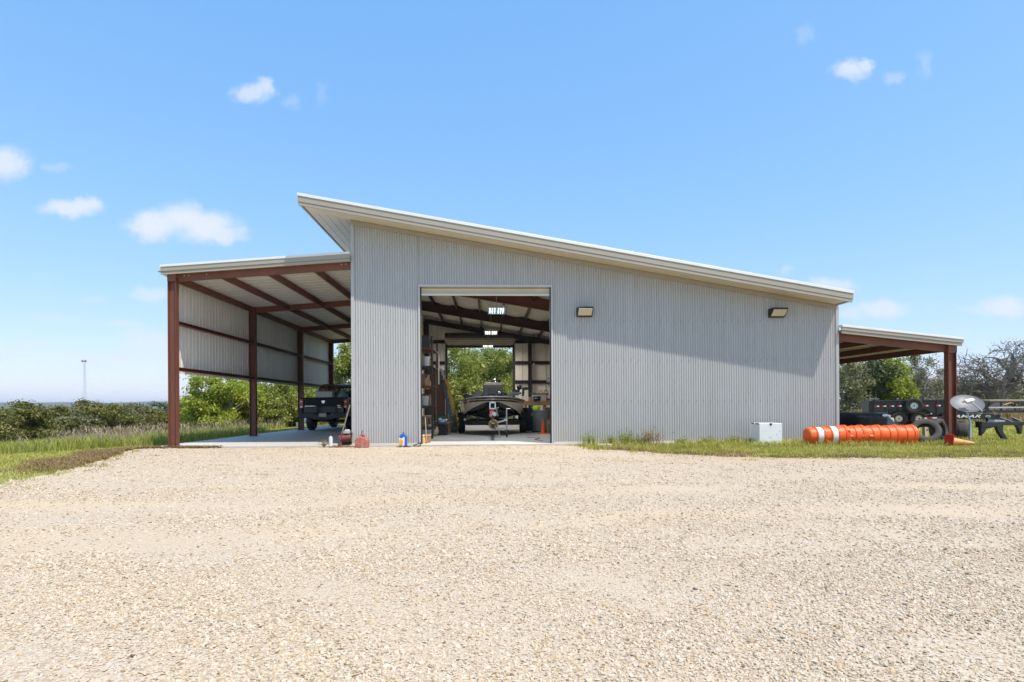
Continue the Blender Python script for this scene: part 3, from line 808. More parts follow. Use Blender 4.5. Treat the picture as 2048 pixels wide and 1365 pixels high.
# ceiling insulation between the purlins (sagging a little)
ci = MB(); xs = np.arange(WL + e, WR - e, 1.05)
zc = lambda x: zt(x) - .12
for a in xs:
    b = min(a + 1.05, WR - e)
    n = 6
    for q in range(n):
        p, r_ = a + (b - a) * q / n, a + (b - a) * (q + 1) / n
        sg = lambda u: -.05 * math.sin(math.pi * min(1, max(0, (u - a) / (b - a))))
        ci.add([(p, Y0 + .2, zc(p) + sg(p)), (p, YB - .03, zc(p) + sg(p)), (r_, YB - .03, zc(r_) + sg(r_)), (r_, Y0 + .2, zc(r_) + sg(r_))], [(0, 1, 2, 3)])
bp(ci, 'ceiling_lining', M_['ceil_liner'], smoothed=True, sharp=80)
for a in xs[1:]:
    p = MB().cee((a, Y0 + .24, zc(a) - .11), (a, YB - .05, zc(a) - .11), .2, .065, .004, .02)
    bp(p, 'purlin', M_['frame_dark'])
# steel frames: an end rafter at the front and the back, one main frame in the middle
def rafter(y, d, drop, name, m):
    a, b = WL + .2, WR - .2
    q = MB().ibeam((a, y, zt(a) - drop - d / 2), (b, y, zt(b) - drop - d / 2), d, .18, .016, .012)
    return bp(q, name, m)
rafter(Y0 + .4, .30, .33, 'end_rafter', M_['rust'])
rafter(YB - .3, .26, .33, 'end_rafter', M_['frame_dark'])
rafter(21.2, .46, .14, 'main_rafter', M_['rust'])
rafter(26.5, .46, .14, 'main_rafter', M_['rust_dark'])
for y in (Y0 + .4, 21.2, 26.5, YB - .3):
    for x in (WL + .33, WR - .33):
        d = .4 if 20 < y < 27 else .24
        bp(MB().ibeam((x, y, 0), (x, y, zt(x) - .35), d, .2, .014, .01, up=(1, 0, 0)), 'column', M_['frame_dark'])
for x in (BR + .95, DL - .45, DR + .6, 6.0):
    y = YB - .22 if x == BR + .95 else Y0 + .36
    bp(MB().ibeam((x, y, 0), (x, y, zt(x) - .35), .2, .14, .012, .01, up=(1, 0, 0)), 'column', M_['frame_dark'])
# girts inside the back wall
for v in (684.5, 727, 765.5):
    z = P(860, v, YB)[1]
    bp(MB().cee((WL + .3, YB - .08, z), (BL - .14, YB - .08, z), .19, .07, up=(0, 0, 1), flip=1), 'girt', M_['frame_dark'])
    bp(MB().cee((BR + .14, YB - .08, z), (WR - .3, YB - .08, z), .19, .07, up=(0, 0, 1), flip=1), 'girt', M_['frame_dark'])
for z in (2.3, 3.4):
    bp(MB().cee((WR - .26, Y0 + .3, z), (WR - .26, YB - .2, z), .2, .07), 'girt', M_['frame_dark'])
    bp(MB().cee((WL + .26, Y0 + .3, z), (WL + .26, YB - .2, z), .2, .07, flip=-1), 'girt', M_['frame_dark'])
# front door opening: frame and the foot of the rolled up curtain
fr = MB()
fr.box(DL - .045, DL, Y0 - .04, Y0 + .24, 0.0, DZ + .07); fr.box(DR, DR + .045, Y0 - .04, Y0 + .24, 0.0, DZ + .07)
fr.box(DL - .003, DR + .003, Y0 - .037, Y0 + .24, DZ, DZ + .067)
bp(fr, 'door_frame', M_['door_trim'], bevel=.006)
ic = MB()
ic.box(DL + .0, DL + .03, Y0 + .03, Y0 + .12, 0.0, DZ - .01); ic.box(DR - .03, DR, Y0 + .03, Y0 + .12, 0.0, DZ - .01)
bp(ic, 'door_track', M_['frame_dark'])
rd = MB()
prof = [(0, 0)]
zz = DZ - .005
pts = []
for q in range(9):
    pts.append((Y0 + .075 + .02 * math.cos(q * math.pi / 2.0), zz - q * .02))
for (ya, za), (yb_, zb) in zip(pts[:-1], pts[1:]):
    rd.add([(DL + .03, ya, za), (DR - .03, ya, za), (DR - .03, yb_, zb), (DL + .03, yb_, zb)], [(0, 1, 2, 3)])
door = bp(rd, 'roller_door', M_['soffit'], smoothed=True)
bp(MB().box(DL + .03, DR - .03, Y0 + .05, Y0 + .1, zz - .225, zz - .165), 'bottom_bar', M_['gutter_trim'], parent=door, bevel=.008)
bp(MB().cyl((DL - .1, Y0 + .5, DZ + .38), (DR + .1, Y0 + .5, DZ + .38), .22, 24), 'door_roll', M_['soffit'])
# back door opening
fr = MB()
fr.box(BL - .1, BL, YB - .1, YB + .06, 0, BZ + .32); fr.box(BR, BR + .1, YB - .1, YB + .06, 0, BZ + .32)
fr.box(BL, BR, YB - .06, YB + .05, BZ, BZ + .13)
bp(fr, 'door_frame', M_['frame_dark'])
rb = MB(); pts = [(YB - .2 - .018 * math.cos(q * math.pi / 2), BZ + .52 - q * .03) for q in range(13)]
for (ya, za), (yb_, zb) in zip(pts[:-1], pts[1:]):
    rb.add([(BL - .04, ya, za), (BR + .04, ya, za), (BR + .04, yb_, zb), (BL - .04, yb_, zb)], [(0, 1, 2, 3)])
door = bp(rb, 'roller_door', M_['soffit'], smoothed=True)
bp(MB().cyl((BL - .1, YB - .4, BZ + .62), (BR + .1, YB - .4, BZ + .62), .15, 20), 'door_roll', M_['frame_dark'])

# roof
def slopebox(mb, xa, xb, ya, yb_, d0, d1, zf=zt):
    """box following the roof slope between offsets d0 and d1 above zf"""
    return mb.hexa([(xa, ya, zf(xa) + d0), (xb, ya, zf(xb) + d0), (xb, yb_, zf(xb) + d0), (xa, yb_, zf(xa) + d0),
                    (xa, ya, zf(xa) + d1), (xb, ya, zf(xb) + d1), (xb, yb_, zf(xb) + d1), (xa, yb_, zf(xa) + d1)])
YR = YB + .7
rf = slopebox(MB(), RXL + .05, RXR - .05, YF + .05, YR - .05, .14, .24)
roof = bp(rf, 'roof', M_['roof'])
so_ = MB()
def soff(xa, xb, ya, yb_):
    q = 0
    x = xa
    while x < xb - .01:      # boards with narrow grooves
        b = min(x + .25, xb)
        slopebox(so_, x, b - .012, ya, yb_, .004, .03); x = b
slopebox(so_, RXL + .08, RXR - .08, YF + .06, Y0 - .035, .004, .03)
soff(RXL + .08, WL - .04, Y0 - .032, YR - .1)
slopebox(so_, WR + .04, RXR - .08, Y0 - .032, YR - .1, .004, .03)
bp(so_, 'soffit', M_['soffit'], parent=roof)
fa = MB()
slopebox(fa, RXL + .02, RXR - .02, YF + .012, YF + .05, -.055, .03)          # lower strip, set back
slopebox(fa, RXL, RXR, YF, YF + .05, .034, .18)                              # main board
slopebox(fa, RXL + .02, RXR - .02, YR - .05, YR - .012, -.055, .03); slopebox(fa, RXL, RXR, YR - .05, YR, .034, .18)
slopebox(fa, RXL, RXL + .06, YF + .055, YR - .055, -.02, .18)
slopebox(fa, RXR - .06, RXR, YF + .055, YR - .055, -.02, .18)
bp(fa, 'fascia', M_['trim'], parent=roof, bevel=.004)
cp = MB()
slopebox(cp, RXL - .012, RXR + .012, YF - .018, YF + .14, .184, .262)
slopebox(cp, RXL - .012, RXR + .012, YR - .14, YR + .018, .184, .262)
slopebox(cp, RXL - .012, RXL + .1, YF + .143, YR - .143, .184, .262)
slopebox(cp, RXR - .1, RXR + .012, YF + .143, YR - .143, .184, .262)
bp(cp, 'roof_edge_cap', M_['white_trim'], parent=roof, bevel=.006)

# ================================================================ carport on the left
pl = P(338.7, 700, Y0)[0]
CX0 = pl + .1                                             # post centre line
BAY = 5.24
zb0 = P(345, 549.5, Y0)[1]; zb1 = P(700, 523.5, Y0)[1]
xb0, xb1 = pl, WL - .04
cs = (zb1 - zb0) / (xb1 - xb0)
def zc0(x): return zb0 + (x - xb0) * cs                    # top of the beams
port = thing('carport', 'open lean-to carport with red steel posts and half height white panel side', 'carport', ((pl + WL) / 2, (Y0 + YB) / 2, 0))
ys = [Y0 + .02 + BAY * q for q in range(4)]
ys[3] = YB - .15
for i, y in enumerate(ys):
    m = M_['rust'] if i == 0 else M_['rust']
    zz = zc0(CX0) - .0
    po = bp(MB().ibeam((CX0, y, -.04), (CX0, y, zz - .21), .22, .16, .014, .01, up=(1, 0, 0)), 'post', m, port)
    bp(MB().box(CX0 - .16, CX0 + .16, y - .12, y + .12, 0.002, .018), 'base_plate', M_['rust'], po)
    bp(MB().box(CX0 - .11, CX0 + .115, y - .09, y + .09, zz - .209, zz - .004), 'cap_plate', M_['rust'], po)
    b = bp(MB().cee((CX0 + .12, y, zc0(CX0 + .12) - .1), (xb1, y, zc0(xb1) - .1), .2, .075, .007, .02, up=(0, 0, 1), flip=-1), 'beam', M_['rust'], port)
bo = MB()
for x in (CX0 + .3, CX0 + .42, CX0 + .9, WL - .18, WL - .3): bo.sph((x, Y0 + .016, zc0(x) - .06), (.018, .012, .018), 8, 5)
bp(bo, 'bolts', M_['steel'], port)
# purlins running back, level with the beams
px = [P(432, 700, ys[1])[0] * 0 + CX0 + .06] + [CX0 + f * (WL - CX0) for f in (.27, .53, .79)]
for i, x in enumerate(px):
    for a, b in zip(ys[:-1], ys[1:]):
        bp(MB().cee((x, a + .09, zc0(x) - .104), (x, b - .012, zc0(x) - .104), .19, .07, .006, .02, flip=-1), 'purlin', M_['rust'], port)
# girts and side panels
zg = [P(345, 738, Y0)[1] , P(345, 645, Y0)[1]]
for z in zg:
    for a, b in zip(ys[:-1], ys[1:]):
        bp(MB().cee((CX0 - .03, a + .09, z), (CX0 - .03, b - .09, z), .1, .13, .006, .02, flip=1), 'girt', M_['rust'], port)
sp = corr(MB(), (CX0 - .125, ys[0] - .04, 0), (0, 1, 0), (0, 0, 1), (-1, 0, 0), YB - Y0 - .02, lambda u: zg[0] - .1, lambda u: zc0(CX0) - .01, pitch=.2, amp=.03, prof='rib')
bp(sp, 'side_panel', M_['panel'], port)
# roof deck with ribs running across
dk = MB()
O = Vector((CX0 - .3, Y0 - .1, zc0(CX0 - .3) + .004)); U = Vector((0, 1, 0)); Vd = Vector((1, 0, cs)); Nd = Vector((0, 0, 1))
corr(dk, O, U, Vd, Nd, YB - Y0 + .3, lambda u: 0, lambda u: (WL - .03) - (CX0 - .3), pitch=.38, amp=.07, prof='rib')
pr = bp(dk, 'roof_deck', M_['deck'], port)
tp = MB(); zcf = lambda x: zc0(x) + .077
slopebox(tp, CX0 - .36, WL - .03, Y0 - .12, YB + .22, 0, .02, zcf)
bp(tp, 'roof_top', M_['roof'], pr)
xe = P(321, 540, Y0 - .15)[0]
fa = MB(); zf0 = lambda x: zc0(x)
slopebox(fa, xe + .03, WL - .035, Y0 - .14, Y0 - .11, -.03, .055, zf0)
slopebox(fa, xe, WL - .035, Y0 - .16, Y0 - .11, .058, .17, zf0)
bp(fa, 'fascia', M_['trim'], pr, bevel=.004)
fa = MB()
slopebox(fa, xe, xe + .12, Y0 - .105, YB + .2, .03, .17, zf0)
bp(fa, 'gutter', M_['gutter_trim'], pr)
cp = MB()
slopebox(cp, xe - .012, WL - .035, Y0 - .175, Y0 + .02, .172, .235, zf0)
bp(cp, 'roof_edge_cap', M_['white_trim'], pr, bevel=.006)

# ================================================================ lean-to on the right
RXP = P(1902, 800, Y0)[0]
zr0 = P(1678, 665.7, Y0)[1]; zr1 = P(1905, 690, Y0)[1]
rs = (zr1 - zr0) / (RXP - WR)
def zl0(x): return zr0 + (x - WR) * rs
lean = thing('lean_to', 'low lean-to shelter with single red post beside the satellite dish', 'lean-to', ((WR + RXP) / 2, (Y0 + YB) / 2, 0))
yl = [ys[0], 22.3, 27.0, ys[3]]
for i, y in enumerate(yl):
    zz = zl0(RXP)
    gzz = gzf(RXP, y) - .05
    po = bp(MB().ibeam((RXP, y, gzz), (RXP, y, zz - .23), .24, .17, .014, .01, up=(1, 0, 0)), 'post', M_['rust'], lean)
    bp(MB().box(RXP - .125, RXP + .125, y - .095, y + .095, zz - .229, zz - .004), 'cap_plate', M_['rust'], po)
    bp(MB().cee((WR + .04, y, zl0(WR + .04) - .11), (RXP - .13, y, zl0(RXP - .13) - .11), .22, .075, .007, .02, flip=-1), 'beam', M_['rust'], lean)
for x in (RXP - .06, WR + .33 * (RXP - WR), WR + .66 * (RXP - WR)):
    for a, b in zip(yl[:-1], yl[1:]):
        bp(MB().cee((x, a + .09, zl0(x) - .104), (x, b - .012, zl0(x) - .104), .19, .07, .006, .02, flip=-1), 'purlin', M_['rust'], lean)
dk = MB()
corr(dk, Vector((WR + .04, Y0 - .1, zl0(WR + .04) + .004)), Vector((0, 1, 0)), Vector((1, 0, rs)), Vector((0, 0, 1)), YB - Y0 + .3, lambda u: 0, lambda u: RXP + .25 - WR, pitch=.305, amp=.045, prof='rib')
pr = bp(dk, 'roof_deck', M_['deck'], lean)
xe = P(1927, 680, Y0 - .15)[0]
tp = MB(); slopebox(tp, WR + .04, xe - .02, Y0 - .12, YB + .22, .052, .07, zl0)
bp(tp, 'roof_top', M_['roof'], pr)
fa = MB()
slopebox(fa, WR + .045, xe - .03, Y0 - .14, Y0 - .11, -.03, .055, zl0)
slopebox(fa, WR + .045, xe, Y0 - .16, Y0 - .11, .058, .15, zl0)
slopebox(fa, xe - .12, xe, Y0 - .105, YB + .2, .03, .15, zl0)
bp(fa, 'fascia', M_['trim'], pr, bevel=.004)
cp = MB(); slopebox(cp, WR + .045, xe + .012, Y0 - .175, Y0 + .02, .152, .215, zl0)
bp(cp, 'roof_edge_cap', M_['white_trim'], pr, bevel=.006)

# ================================================================ lamps
def wall_lamp(u, v, label):
    x, z = P(u, v, Y0)
    t = thing('wall_lamp', label, 'wall lamp', (x, Y0 - .02, z), group='bronze flood lamps on the front wall')
    w, hh, d = .44, .25, .27
    # wedge: deep at the top, lens slanting back to the wall at the foot
    MB().prism([(.0, -hh / 2), (-.07, -hh / 2), (-d, hh / 2 - .05), (-d, hh / 2), (0, hh / 2)], 'x', -w / 2, w / 2).build('housing', M_['bronze'], t, bevel=.01)
    f = MB(); a = Vector((0, -.072, -hh / 2 + .022)); b = Vector((0, -d - .004, hh / 2 - .055))
    nrm = Vector((0, b.z - a.z, a.y - b.y)).normalized(); nrm = nrm if nrm.y < 0 else -nrm
    o_ = nrm * .012
    for zz in (0,):
        f.hexa([Vector((-w / 2 + .03, 0, 0)) + a, Vector((w / 2 - .03, 0, 0)) + a, Vector((w / 2 - .03, 0, 0)) + b, Vector((-w / 2 + .03, 0, 0)) + b,
                Vector((-w / 2 + .03, 0, 0)) + a + o_, Vector((w / 2 - .03, 0, 0)) + a + o_, Vector((w / 2 - .03, 0, 0)) + b + o_, Vector((-w / 2 + .03, 0, 0)) + b + o_])
    f.build('lens', M_['lamp_lens'], t)
    MB().box(-.12, .12, 0, .02, -.09, .09).build('back_plate', M_['bronze'], t)
wall_lamp(1168, 626, 'bronze flood lamp on the corrugated wall close to the roller door')
wall_lamp(1551, 627.5, 'bronze flood lamp under the low end of the roof, above the white cabinet')

for i, (u, v, y, mm, lab) in enumerate(((993, 622, 18.5, 'tube_cool', 'large hanging shop light with bluish tubes just inside the roller door'),
                                        (982, 666, 24.2, 'tube', 'hanging shop light between the bluish one and the back door'),
                                        (976, 693, 29.8, 'tube', 'small looking hanging shop light right over the back door opening'))):
    x, z = P(u, v, y)
    t = thing('shop_light', lab, 'shop light', (x, y, z), group='hanging shop lights in the workshop')
    h = MB(); h.box(-.27, .27, -.62, .62, .03, .08)
    h.box(-.285, -.27, -.62, .62, -.015, .06); h.box(.27, .285, -.62, .62, -.015, .06)
    h.box(-.285, .285, -.635, -.62, -.015, .06); h.box(-.285, .285, .62, .635, -.015, .06)
    h.build('reflector', M_['lamp_pan'], t)
    for q in range(6):
        xx = -.215 + q * .078 + (.04 if q > 2 else 0)
        MB().cyl((xx, -.57, .012), (xx, .57, .012), .013, 8).build('tube', M_[mm], t)
    lp = bpy.data.lights.new('shop_light_lamp', 'AREA'); lp.shape = 'RECTANGLE'; lp.size = .5; lp.size_y = 1.1
    lp.energy = 50; lp.color = (.86, .94, 1) if mm == 'tube_cool' else (1, .93, .82)
    lo = bpy.data.objects.new('lamp', lp); col.objects.link(lo); lo.parent = t; lo.location = (0, 0, -.02)
    c = MB(); zr = zt(x) - .15 - z
    for yy in (-.45, .45): c.tube([(0, yy, .08), (0, yy * .3, .35), (0, 0, .5)], .006, 5)
    c.tube([(0, 0, .5), (0, 0, zr)], .006, 5)
    c.build('hanging_chain', M_['greylt'], t)
# ================================================================ wheels
RX90 = Matrix.Rotation(R(90), 4, 'X'); RY90 = Matrix.Rotation(R(90), 4, 'Y')
def tyre_mb(Ro, Ri, wd, M, tread=0, n=32):
    w = wd / 2; s = (Ro - Ri)
    prof = [(Ri, -w * .72), (Ri + s * .25, -w * .96), (Ri + s * .6, -w), (Ro - s * .18, -w * .93), (Ro - .004, -w * .74), (Ro, -w * .4), (Ro, 0), (Ro, w * .4), (Ro - .004, w * .74), (Ro - s * .18, w * .93), (Ri + s * .6, w), (Ri + s * .25, w * .96), (Ri, w * .72),
            (Ri + s * .3, w * .5), (Ri + s * .3, -w * .5), (Ri, -w * .72)]
    mb = MB().lathe(prof, n, M, caps=False)
    if tread:
        k = int(2 * math.pi * Ro / tread)
        for i in range(k):
            a = 2 * math.pi * i / k
            for z, tw in ((-w * .72, .35), (-w * .25, -.3), (w * .25, .3), (w * .72, -.35)):
                T = M @ Matrix.Rotation(a + (.5 * tread / Ro if abs(z) < w * .4 else 0), 4, 'Z') @ Matrix.Translation((Ro + .004, 0, z)) @ Matrix.Rotation(tw, 4, 'X')
                mb.cbox(T.translation, (.022, tread * .62, wd * .19), T.to_3x3())
    return mb
def rim_mb(Ri, wd, M, bolts=6):
    w = wd / 2
    mb = MB().lathe([(Ri + .008, -w * .7), (Ri - .012, -w * .62), (Ri - .03, -w * .3), (Ri - .035, w * .2), (Ri * .78, w * .38), (Ri * .55, w * .26), (Ri * .3, w * .42), (0, w * .42)], 24, M, caps=False)
    return mb
def wheel(parent, c, Ro, Ri, wd, rot, rimmat='greylt', tyremat='rubber', tread=0, name='wheel', holes=6):
    """wheel as a part: tyre mesh with rim and hub below it; local z is the axle, outer face +z"""
    M = Matrix.Identity(4)
    o = tyre_mb(Ro, Ri, wd, M, tread).build(name, M_[tyremat], parent, smoothed=True, sharp=50)
    o.location = c; o.rotation_euler = rot
    rim_mb(Ri, wd, M).build('rim', M_[rimmat], o, smoothed=True)
    h = MB(); w = wd / 2
    for q in range(holes):
        a = 2 * math.pi * q / holes
        h.cyl((Ri * .68 * math.cos(a), Ri * .68 * math.sin(a), w * .3), (Ri * .68 * math.cos(a), Ri * .68 * math.sin(a), w * .36), Ri * .09, 10)
    h.cyl((0, 0, w * .3), (0, 0, w * .58), Ri * .16, 14)
    h.build('hub', M_['black'], o)
    return o
ROUT_L, ROUT_R = (0, R(-90), 0), (0, R(90), 0)

# ================================================================ pickup truck
def pickup():
    t = thing('pickup_truck', 'black pickup truck seen from behind under the carport', 'pickup', (P(651, 820, 25.3)[0], 25.05, 0))
    W = 1.02
    # bed: sides with wheel arches, floor
    arch = [(2.05 - 0 + .0, .60)]
    def side(xa, xb):
        pts = [(.0, .62), (.62, .62)]
        for q in range(9):
            a = math.pi - math.pi * q / 8
            pts.append((1.12 + .48 * math.cos(a), .62 + .40 * math.sin(a) * 1.0))
        pts += [(1.98, .60), (1.98, 1.42), (1.0, 1.43), (.05, 1.46), (0, 1.40)]
        return MB().prism(pts, 'x', xa, xb)
    for s in (-1, 1): side(min(s * W, s * (W - .1)), max(s * W, s * (W - .1))).build('bed_side', M_['truck'], t, bevel=.025)
    b = MB().box(-W + .1, W - .1, .06, 1.95, .72, .78); b.box(-W + .1, W - .1, 1.9, 1.97, .78, 1.4)
    b.build('bed_floor', M_['black'], t)
    # tailgate with a shaped face
    g = MB(); n = 12
    for q in range(n):
        a, c = -.86 + 1.72 * q / n, -.86 + 1.72 * (q + 1) / n
        bow = lambda x: -.015 * (1 - (x / .86) ** 2)
        def ring(x): return [(x, -.005 + bow(x), .74), (x, -.045 + bow(x), .80), (x, -.03 + bow(x), 1.05), (x, -.03 + bow(x), 1.10), (x, -.055 + bow(x), 1.16), (x, -.05 + bow(x), 1.34), (x, -.075 + bow(x), 1.42), (x, -.06 + bow(x), 1.465), (x, .06, 1.46), (x, .06, .74)]
        A, B = ring(a), ring(c); k = len(A)
        g.add(A + B, [(i, (i + 1) % k, k + (i + 1) % k, k + i) for i in range(k)] + ([tuple(range(k))] if q == 0 else []) + ([tuple(range(k, 2 * k))] if q == n - 1 else []))
    tg = g.build('tailgate', M_['truck'], t, smoothed=True, sharp=25)
    # shield shaped emblem, trim strip, small badges
    MB().prism([(-.075, .06), (.075, .06), (.085, .02), (.045, -.05), (0, -.085), (-.045, -.05), (-.085, .02)], 'y', -.092, -.066).build('emblem', M_['chrome'], tg, bevel=.006).location = (0, 0, 1.27)
    MB().box(-.1, .1, -.068, -.05, 1.185, 1.235).build('tailgate_handle', M_['black'], tg, bevel=.008)
    MB().box(-.80, -.32, -.068, -.03, 1.078, 1.102).build('name_strip', M_['chrome'], tg)
    text_mesh('badge_lettering', '4X4', .075, M_['chrome'], tg, Matrix.Translation((.66, -.066, 1.10)) @ RX90)
    MB().box(.62, .76, -.06, -.03, 1.02, 1.04).build('small_badge', M_['chrome'], tg)
    for s in (-1, 1):
        l = MB().box(min(s * .87, s * 1.03), max(s * .87, s * 1.03), -.05, .12, .98, 1.40).build('taillight', M_['lens_red'], t, bevel=.025)
        MB().box(min(s * .9, s * 1.0), max(s * .9, s * 1.0), -.056, -.04, 1.02, 1.10).build('reverse_lens', M_['lens_white'], l, bevel=.005)
        MB().box(min(s * .9, s * .99), max(s * .9, s * .99), -.055, -.04, 1.25, 1.31).build('indicator_lens', M_['tan'], l, bevel=.004)
    # bumper with drop step, plate and hitch
    bu = MB(); prof = [(-1.05, .78), (-1.02, .60), (-.5, .55), (-.36, .50), (.36, .50), (.5, .55), (1.02, .60), (1.05, .78), (.4, .79), (.34, .74), (-.34, .74), (-.4, .79)]
    bu.prism(prof, 'y', -.17, .02)
    bp_ = bu.build('rear_bumper', M_['black_satin'], t, bevel=.02)
    MB().box(-.16, .15, -.19, -.171, .62, .78).build('licence_plate', M_['plate'], bp_)
    h = MB().box(-.06, .06, -.22, .3, .42, .5); h.cyl((0, -.2, .5), (0, -.2, .56), .03); h.build('tow_hitch', M_['black'], bp_)
    tr = MB(); tr.sph((.4, -.18, .73), .025); tr.sph((.3, -.18, .66), .015); tr.build('plug_socket', M_['steel'], bp_)
    # cab
    def ring(y, zt_, wt, zb=.62, wb=1.0):
        return [(-wb, y, zb), (-wb, y, 1.25), (-wb + .03, y, 1.36), (-wt, y, zt_ - .07), (-wt + .09, y, zt_), (wt - .09, y, zt_), (wt, y, zt_ - .07), (wb - .03, y, 1.36), (wb, y, 1.25), (wb, y, zb)]
    rings = [ring(2.02, 2.02, .80), ring(2.25, 2.12, .78), ring(2.9, 2.15, .78), ring(3.6, 2.10, .77)]
    rings += [ring(4.25, 1.42, .95)[:4] + [(-.9, 4.25, 1.44), (.9, 4.25, 1.44)] + ring(4.25, 1.42, .95)[6:], ring(5.3, 1.36, .92)[:4] + [(-.85, 5.3, 1.36), (.85, 5.3, 1.36)] + ring(5.3, 1.36, .92)[6:]]
    c = MB(); k = 10
    # shell of the cab: openings for rear window, windscreen, side glass are real gaps
    for ri, (A, B) in enumerate(zip(rings[:-1], rings[1:])):
        for i in range(k - 1):
            if ri in (1, 2) and i in (2, 6): continue        # side windows
            if ri == 3 and i == 4: continue                  # windscreen
            c.add([A[i], A[i + 1], B[i + 1], B[i]], [(0, 1, 2, 3)])
    r0_ = rings[0]
    c.add([(-1, 2.02, .62), (1, 2.02, .62), (1, 2.02, 1.25), (.97, 2.02, 1.36), (-.97, 2.02, 1.36), (-1, 2.02, 1.25)], [(0, 1, 2, 3, 4, 5)])
    c.add([(-.97, 2.02, 1.36), (-.8, 2.02, 1.36), (-.70, 2.02, 1.93), (-.80, 2.02, 1.95)], [(0, 1, 2, 3)]); c.add([(.97, 2.02, 1.36), (.8, 2.02, 1.36), (.70, 2.02, 1.93), (.80, 2.02, 1.95)], [(0, 1, 2, 3)])
    c.add([(-.80, 2.02, 1.95), (-.70, 2.02, 1.93), (.70, 2.02, 1.93), (.80, 2.02, 1.95), (.71, 2.02, 2.02), (-.71, 2.02, 2.02)], [(0, 1, 2, 3, 4, 5)])
    f = rings[-1]; c.add(f, [tuple(range(k))])
    cab = c.build('cab', M_['truck'], t, smoothed=True, sharp=30)
    gl = MB(); gl.add([(-.8, 2.03, 1.36), (.8, 2.03, 1.36), (.70, 2.03, 1.93), (-.70, 2.03, 1.93)], [(0, 1, 2, 3)])
    gl.build('rear_window', M_['glass'], cab)
    A, B = rings[3], rings[4]
    MB().add([A[4], A[5], B[5], B[4]], [(0, 1, 2, 3)]).build('windscreen', M_['glass'], cab)
    for i in (2, 6):
        s = MB()
        for ri in (1, 2): s.add([rings[ri][i], rings[ri][i + 1], rings[ri + 1][i + 1], rings[ri + 1][i]], [(0, 1, 2, 3)])
        s.build('side_window', M_['glass'], cab)
    st = MB()
    for x in (-.5, .5): st.box(x - .25, x + .25, 2.5, 2.62, 1.0, 1.62); st.box(x - .12, x + .12, 2.52, 2.6, 1.64, 1.82)
    st.build('seat_backs', M_['grey'], cab, bevel=.04)
    MB().box(-.14, .14, 1.985, 2.015, 1.965, 1.995).build('third_brake_light', M_['lens_red'], cab)
    for s in (-1, 1): MB().box(min(s * .98, s * 1.2), max(s * .98, s * 1.2), 3.4, 3.52, 1.35, 1.62).build('wing_mirror', M_['black'], t, bevel=.03)
    for y in (1.12, 4.75):
        for s in (-1, 1): wheel(t, (s * .86, y, .42), .42, .23, .29, ROUT_R if s > 0 else ROUT_L, 'steel')
    a = MB(); a.tube([(-.8, 1.12, .42), (.8, 1.12, .42)], .05, 10); a.sph((.05, 1.12, .42), (.17, .2, .17), 12, 8)
    a.build('rear_axle', M_['black'], t, smoothed=True)
    e = MB(); e.tube([(.1, 1.9, .48), (.45, .6, .5), (.62, .0, .5)], .04, 8); e.sph((-.15, .75, .52), (.3, .3, .14), 10, 6); e.box(-.5, -.42, .1, 4.9, .55, .68); e.box(.42, .5, .1, 4.9, .55, .68)
    e.build('chassis', M_['black'], t)
    return t
tk = pickup()
tx, ty = tk.location.x, tk.location.y
bx = thing('tool_box', 'white box standing in the bed of the black pickup', 'box', (tx - .07, ty + .3, 1.28))
MB().box(-.36, .36, 0, .4, -.5, .42).build('body', M_['white'], bx, bevel=.015)
MB().box(-.37, .37, -.01, .41, .42, .47).build('lid', M_['greylt'], bx, bevel=.01)
hh = thing('tool_carrier', 'rusty orange tools poking up behind the white box in the pickup', 'tools', (tx - .08, ty + .95, .78))
q = MB()
for x, z in ((-.32, 1.15), (-.18, 1.22), (-.02, 1.1), (.12, 1.2)): q.bar((x, 0, 0), (x + .03, .05, z), .05, .05)
q.build('handles', M_['rust'], hh); MB().box(-.4, .3, -.06, .06, .9, 1.0).box(-.1, .02, -.04, .08, 1.04, 1.2).build('rack', M_['rust_spot'], hh, bevel=.01)
bt = thing('folded_tarp', 'pale blue tarpaulin bundle on the right side of the pickup bed', 'tarpaulin', (tx + .68, ty + .55, .78))
MB().sph((0, 0, .48), (.26, .4, .48), 14, 8).build('bundle', mat('pale_blue_tarp', (.25, .38, .6), .6, 0, .15, 6, bump=.6, bsc=9), bt, smoothed=True)
MB().tube([(-.27, 0, .5), (0, -.03, .98), (.27, 0, .5)], .015, 6).build('cord', M_['white'], bt)

# ================================================================ bass boat on its trailer
bX = P(985, 800, 20.)[0]
boat = thing('bass_boat', 'black and cream bass boat on its trailer with the bow facing out', 'boat', (bX, 19.75, 0))
L = 5.3
def bh(t): return 1.36 * (1 - (1 - min(1, t * 1.05)) ** 2.6) ** .62 if t > 0 else 0.0
def zg_(t): return 1.375 - .10 * smooth(0, .5, t) + 0.0
def st_(t):
    b = bh(t)
    zgl = zg_(t)
    kz = .52 + .76 * (1 - smooth(-.06, .28, t)) ** 1.3
    cb = b * (.50 + .43 * float(smooth(0, .32, t))); czz = zgl - .175 - .40 * float(smooth(.0, .45, t)) ** 1.05
    cb = max(cb, .0); kz = min(kz, czz - .01)
    return b, zgl, kz, cb, czz
N_ = 40; ts = [(i / N_) ** 1.5 for i in range(N_ + 1)]
hull = MB(); rows = []
for t in ts:
    b, zgl, kz, cb, cz_ = st_(t)
    p = [(0, kz), (cb * .5, kz + (cz_ - kz) * .36), (cb, cz_)]
    for z in (cz_ + (zgl - .16 - cz_) * .5, zgl - .155, zgl - .10, zgl - .072, zgl):
        f = min(1, max(0, (z - cz_) / (zgl - cz_)))
        p.append((cb + (b - cb) * (1 - (1 - f) ** 1.8), z))
    rows.append((t * L, p))
mid = [0, 0, 1, 1, 1, 2, 3, 1, 2, 2][:9]
mid = [0, 0, 1, 1, 2, 3, 2]
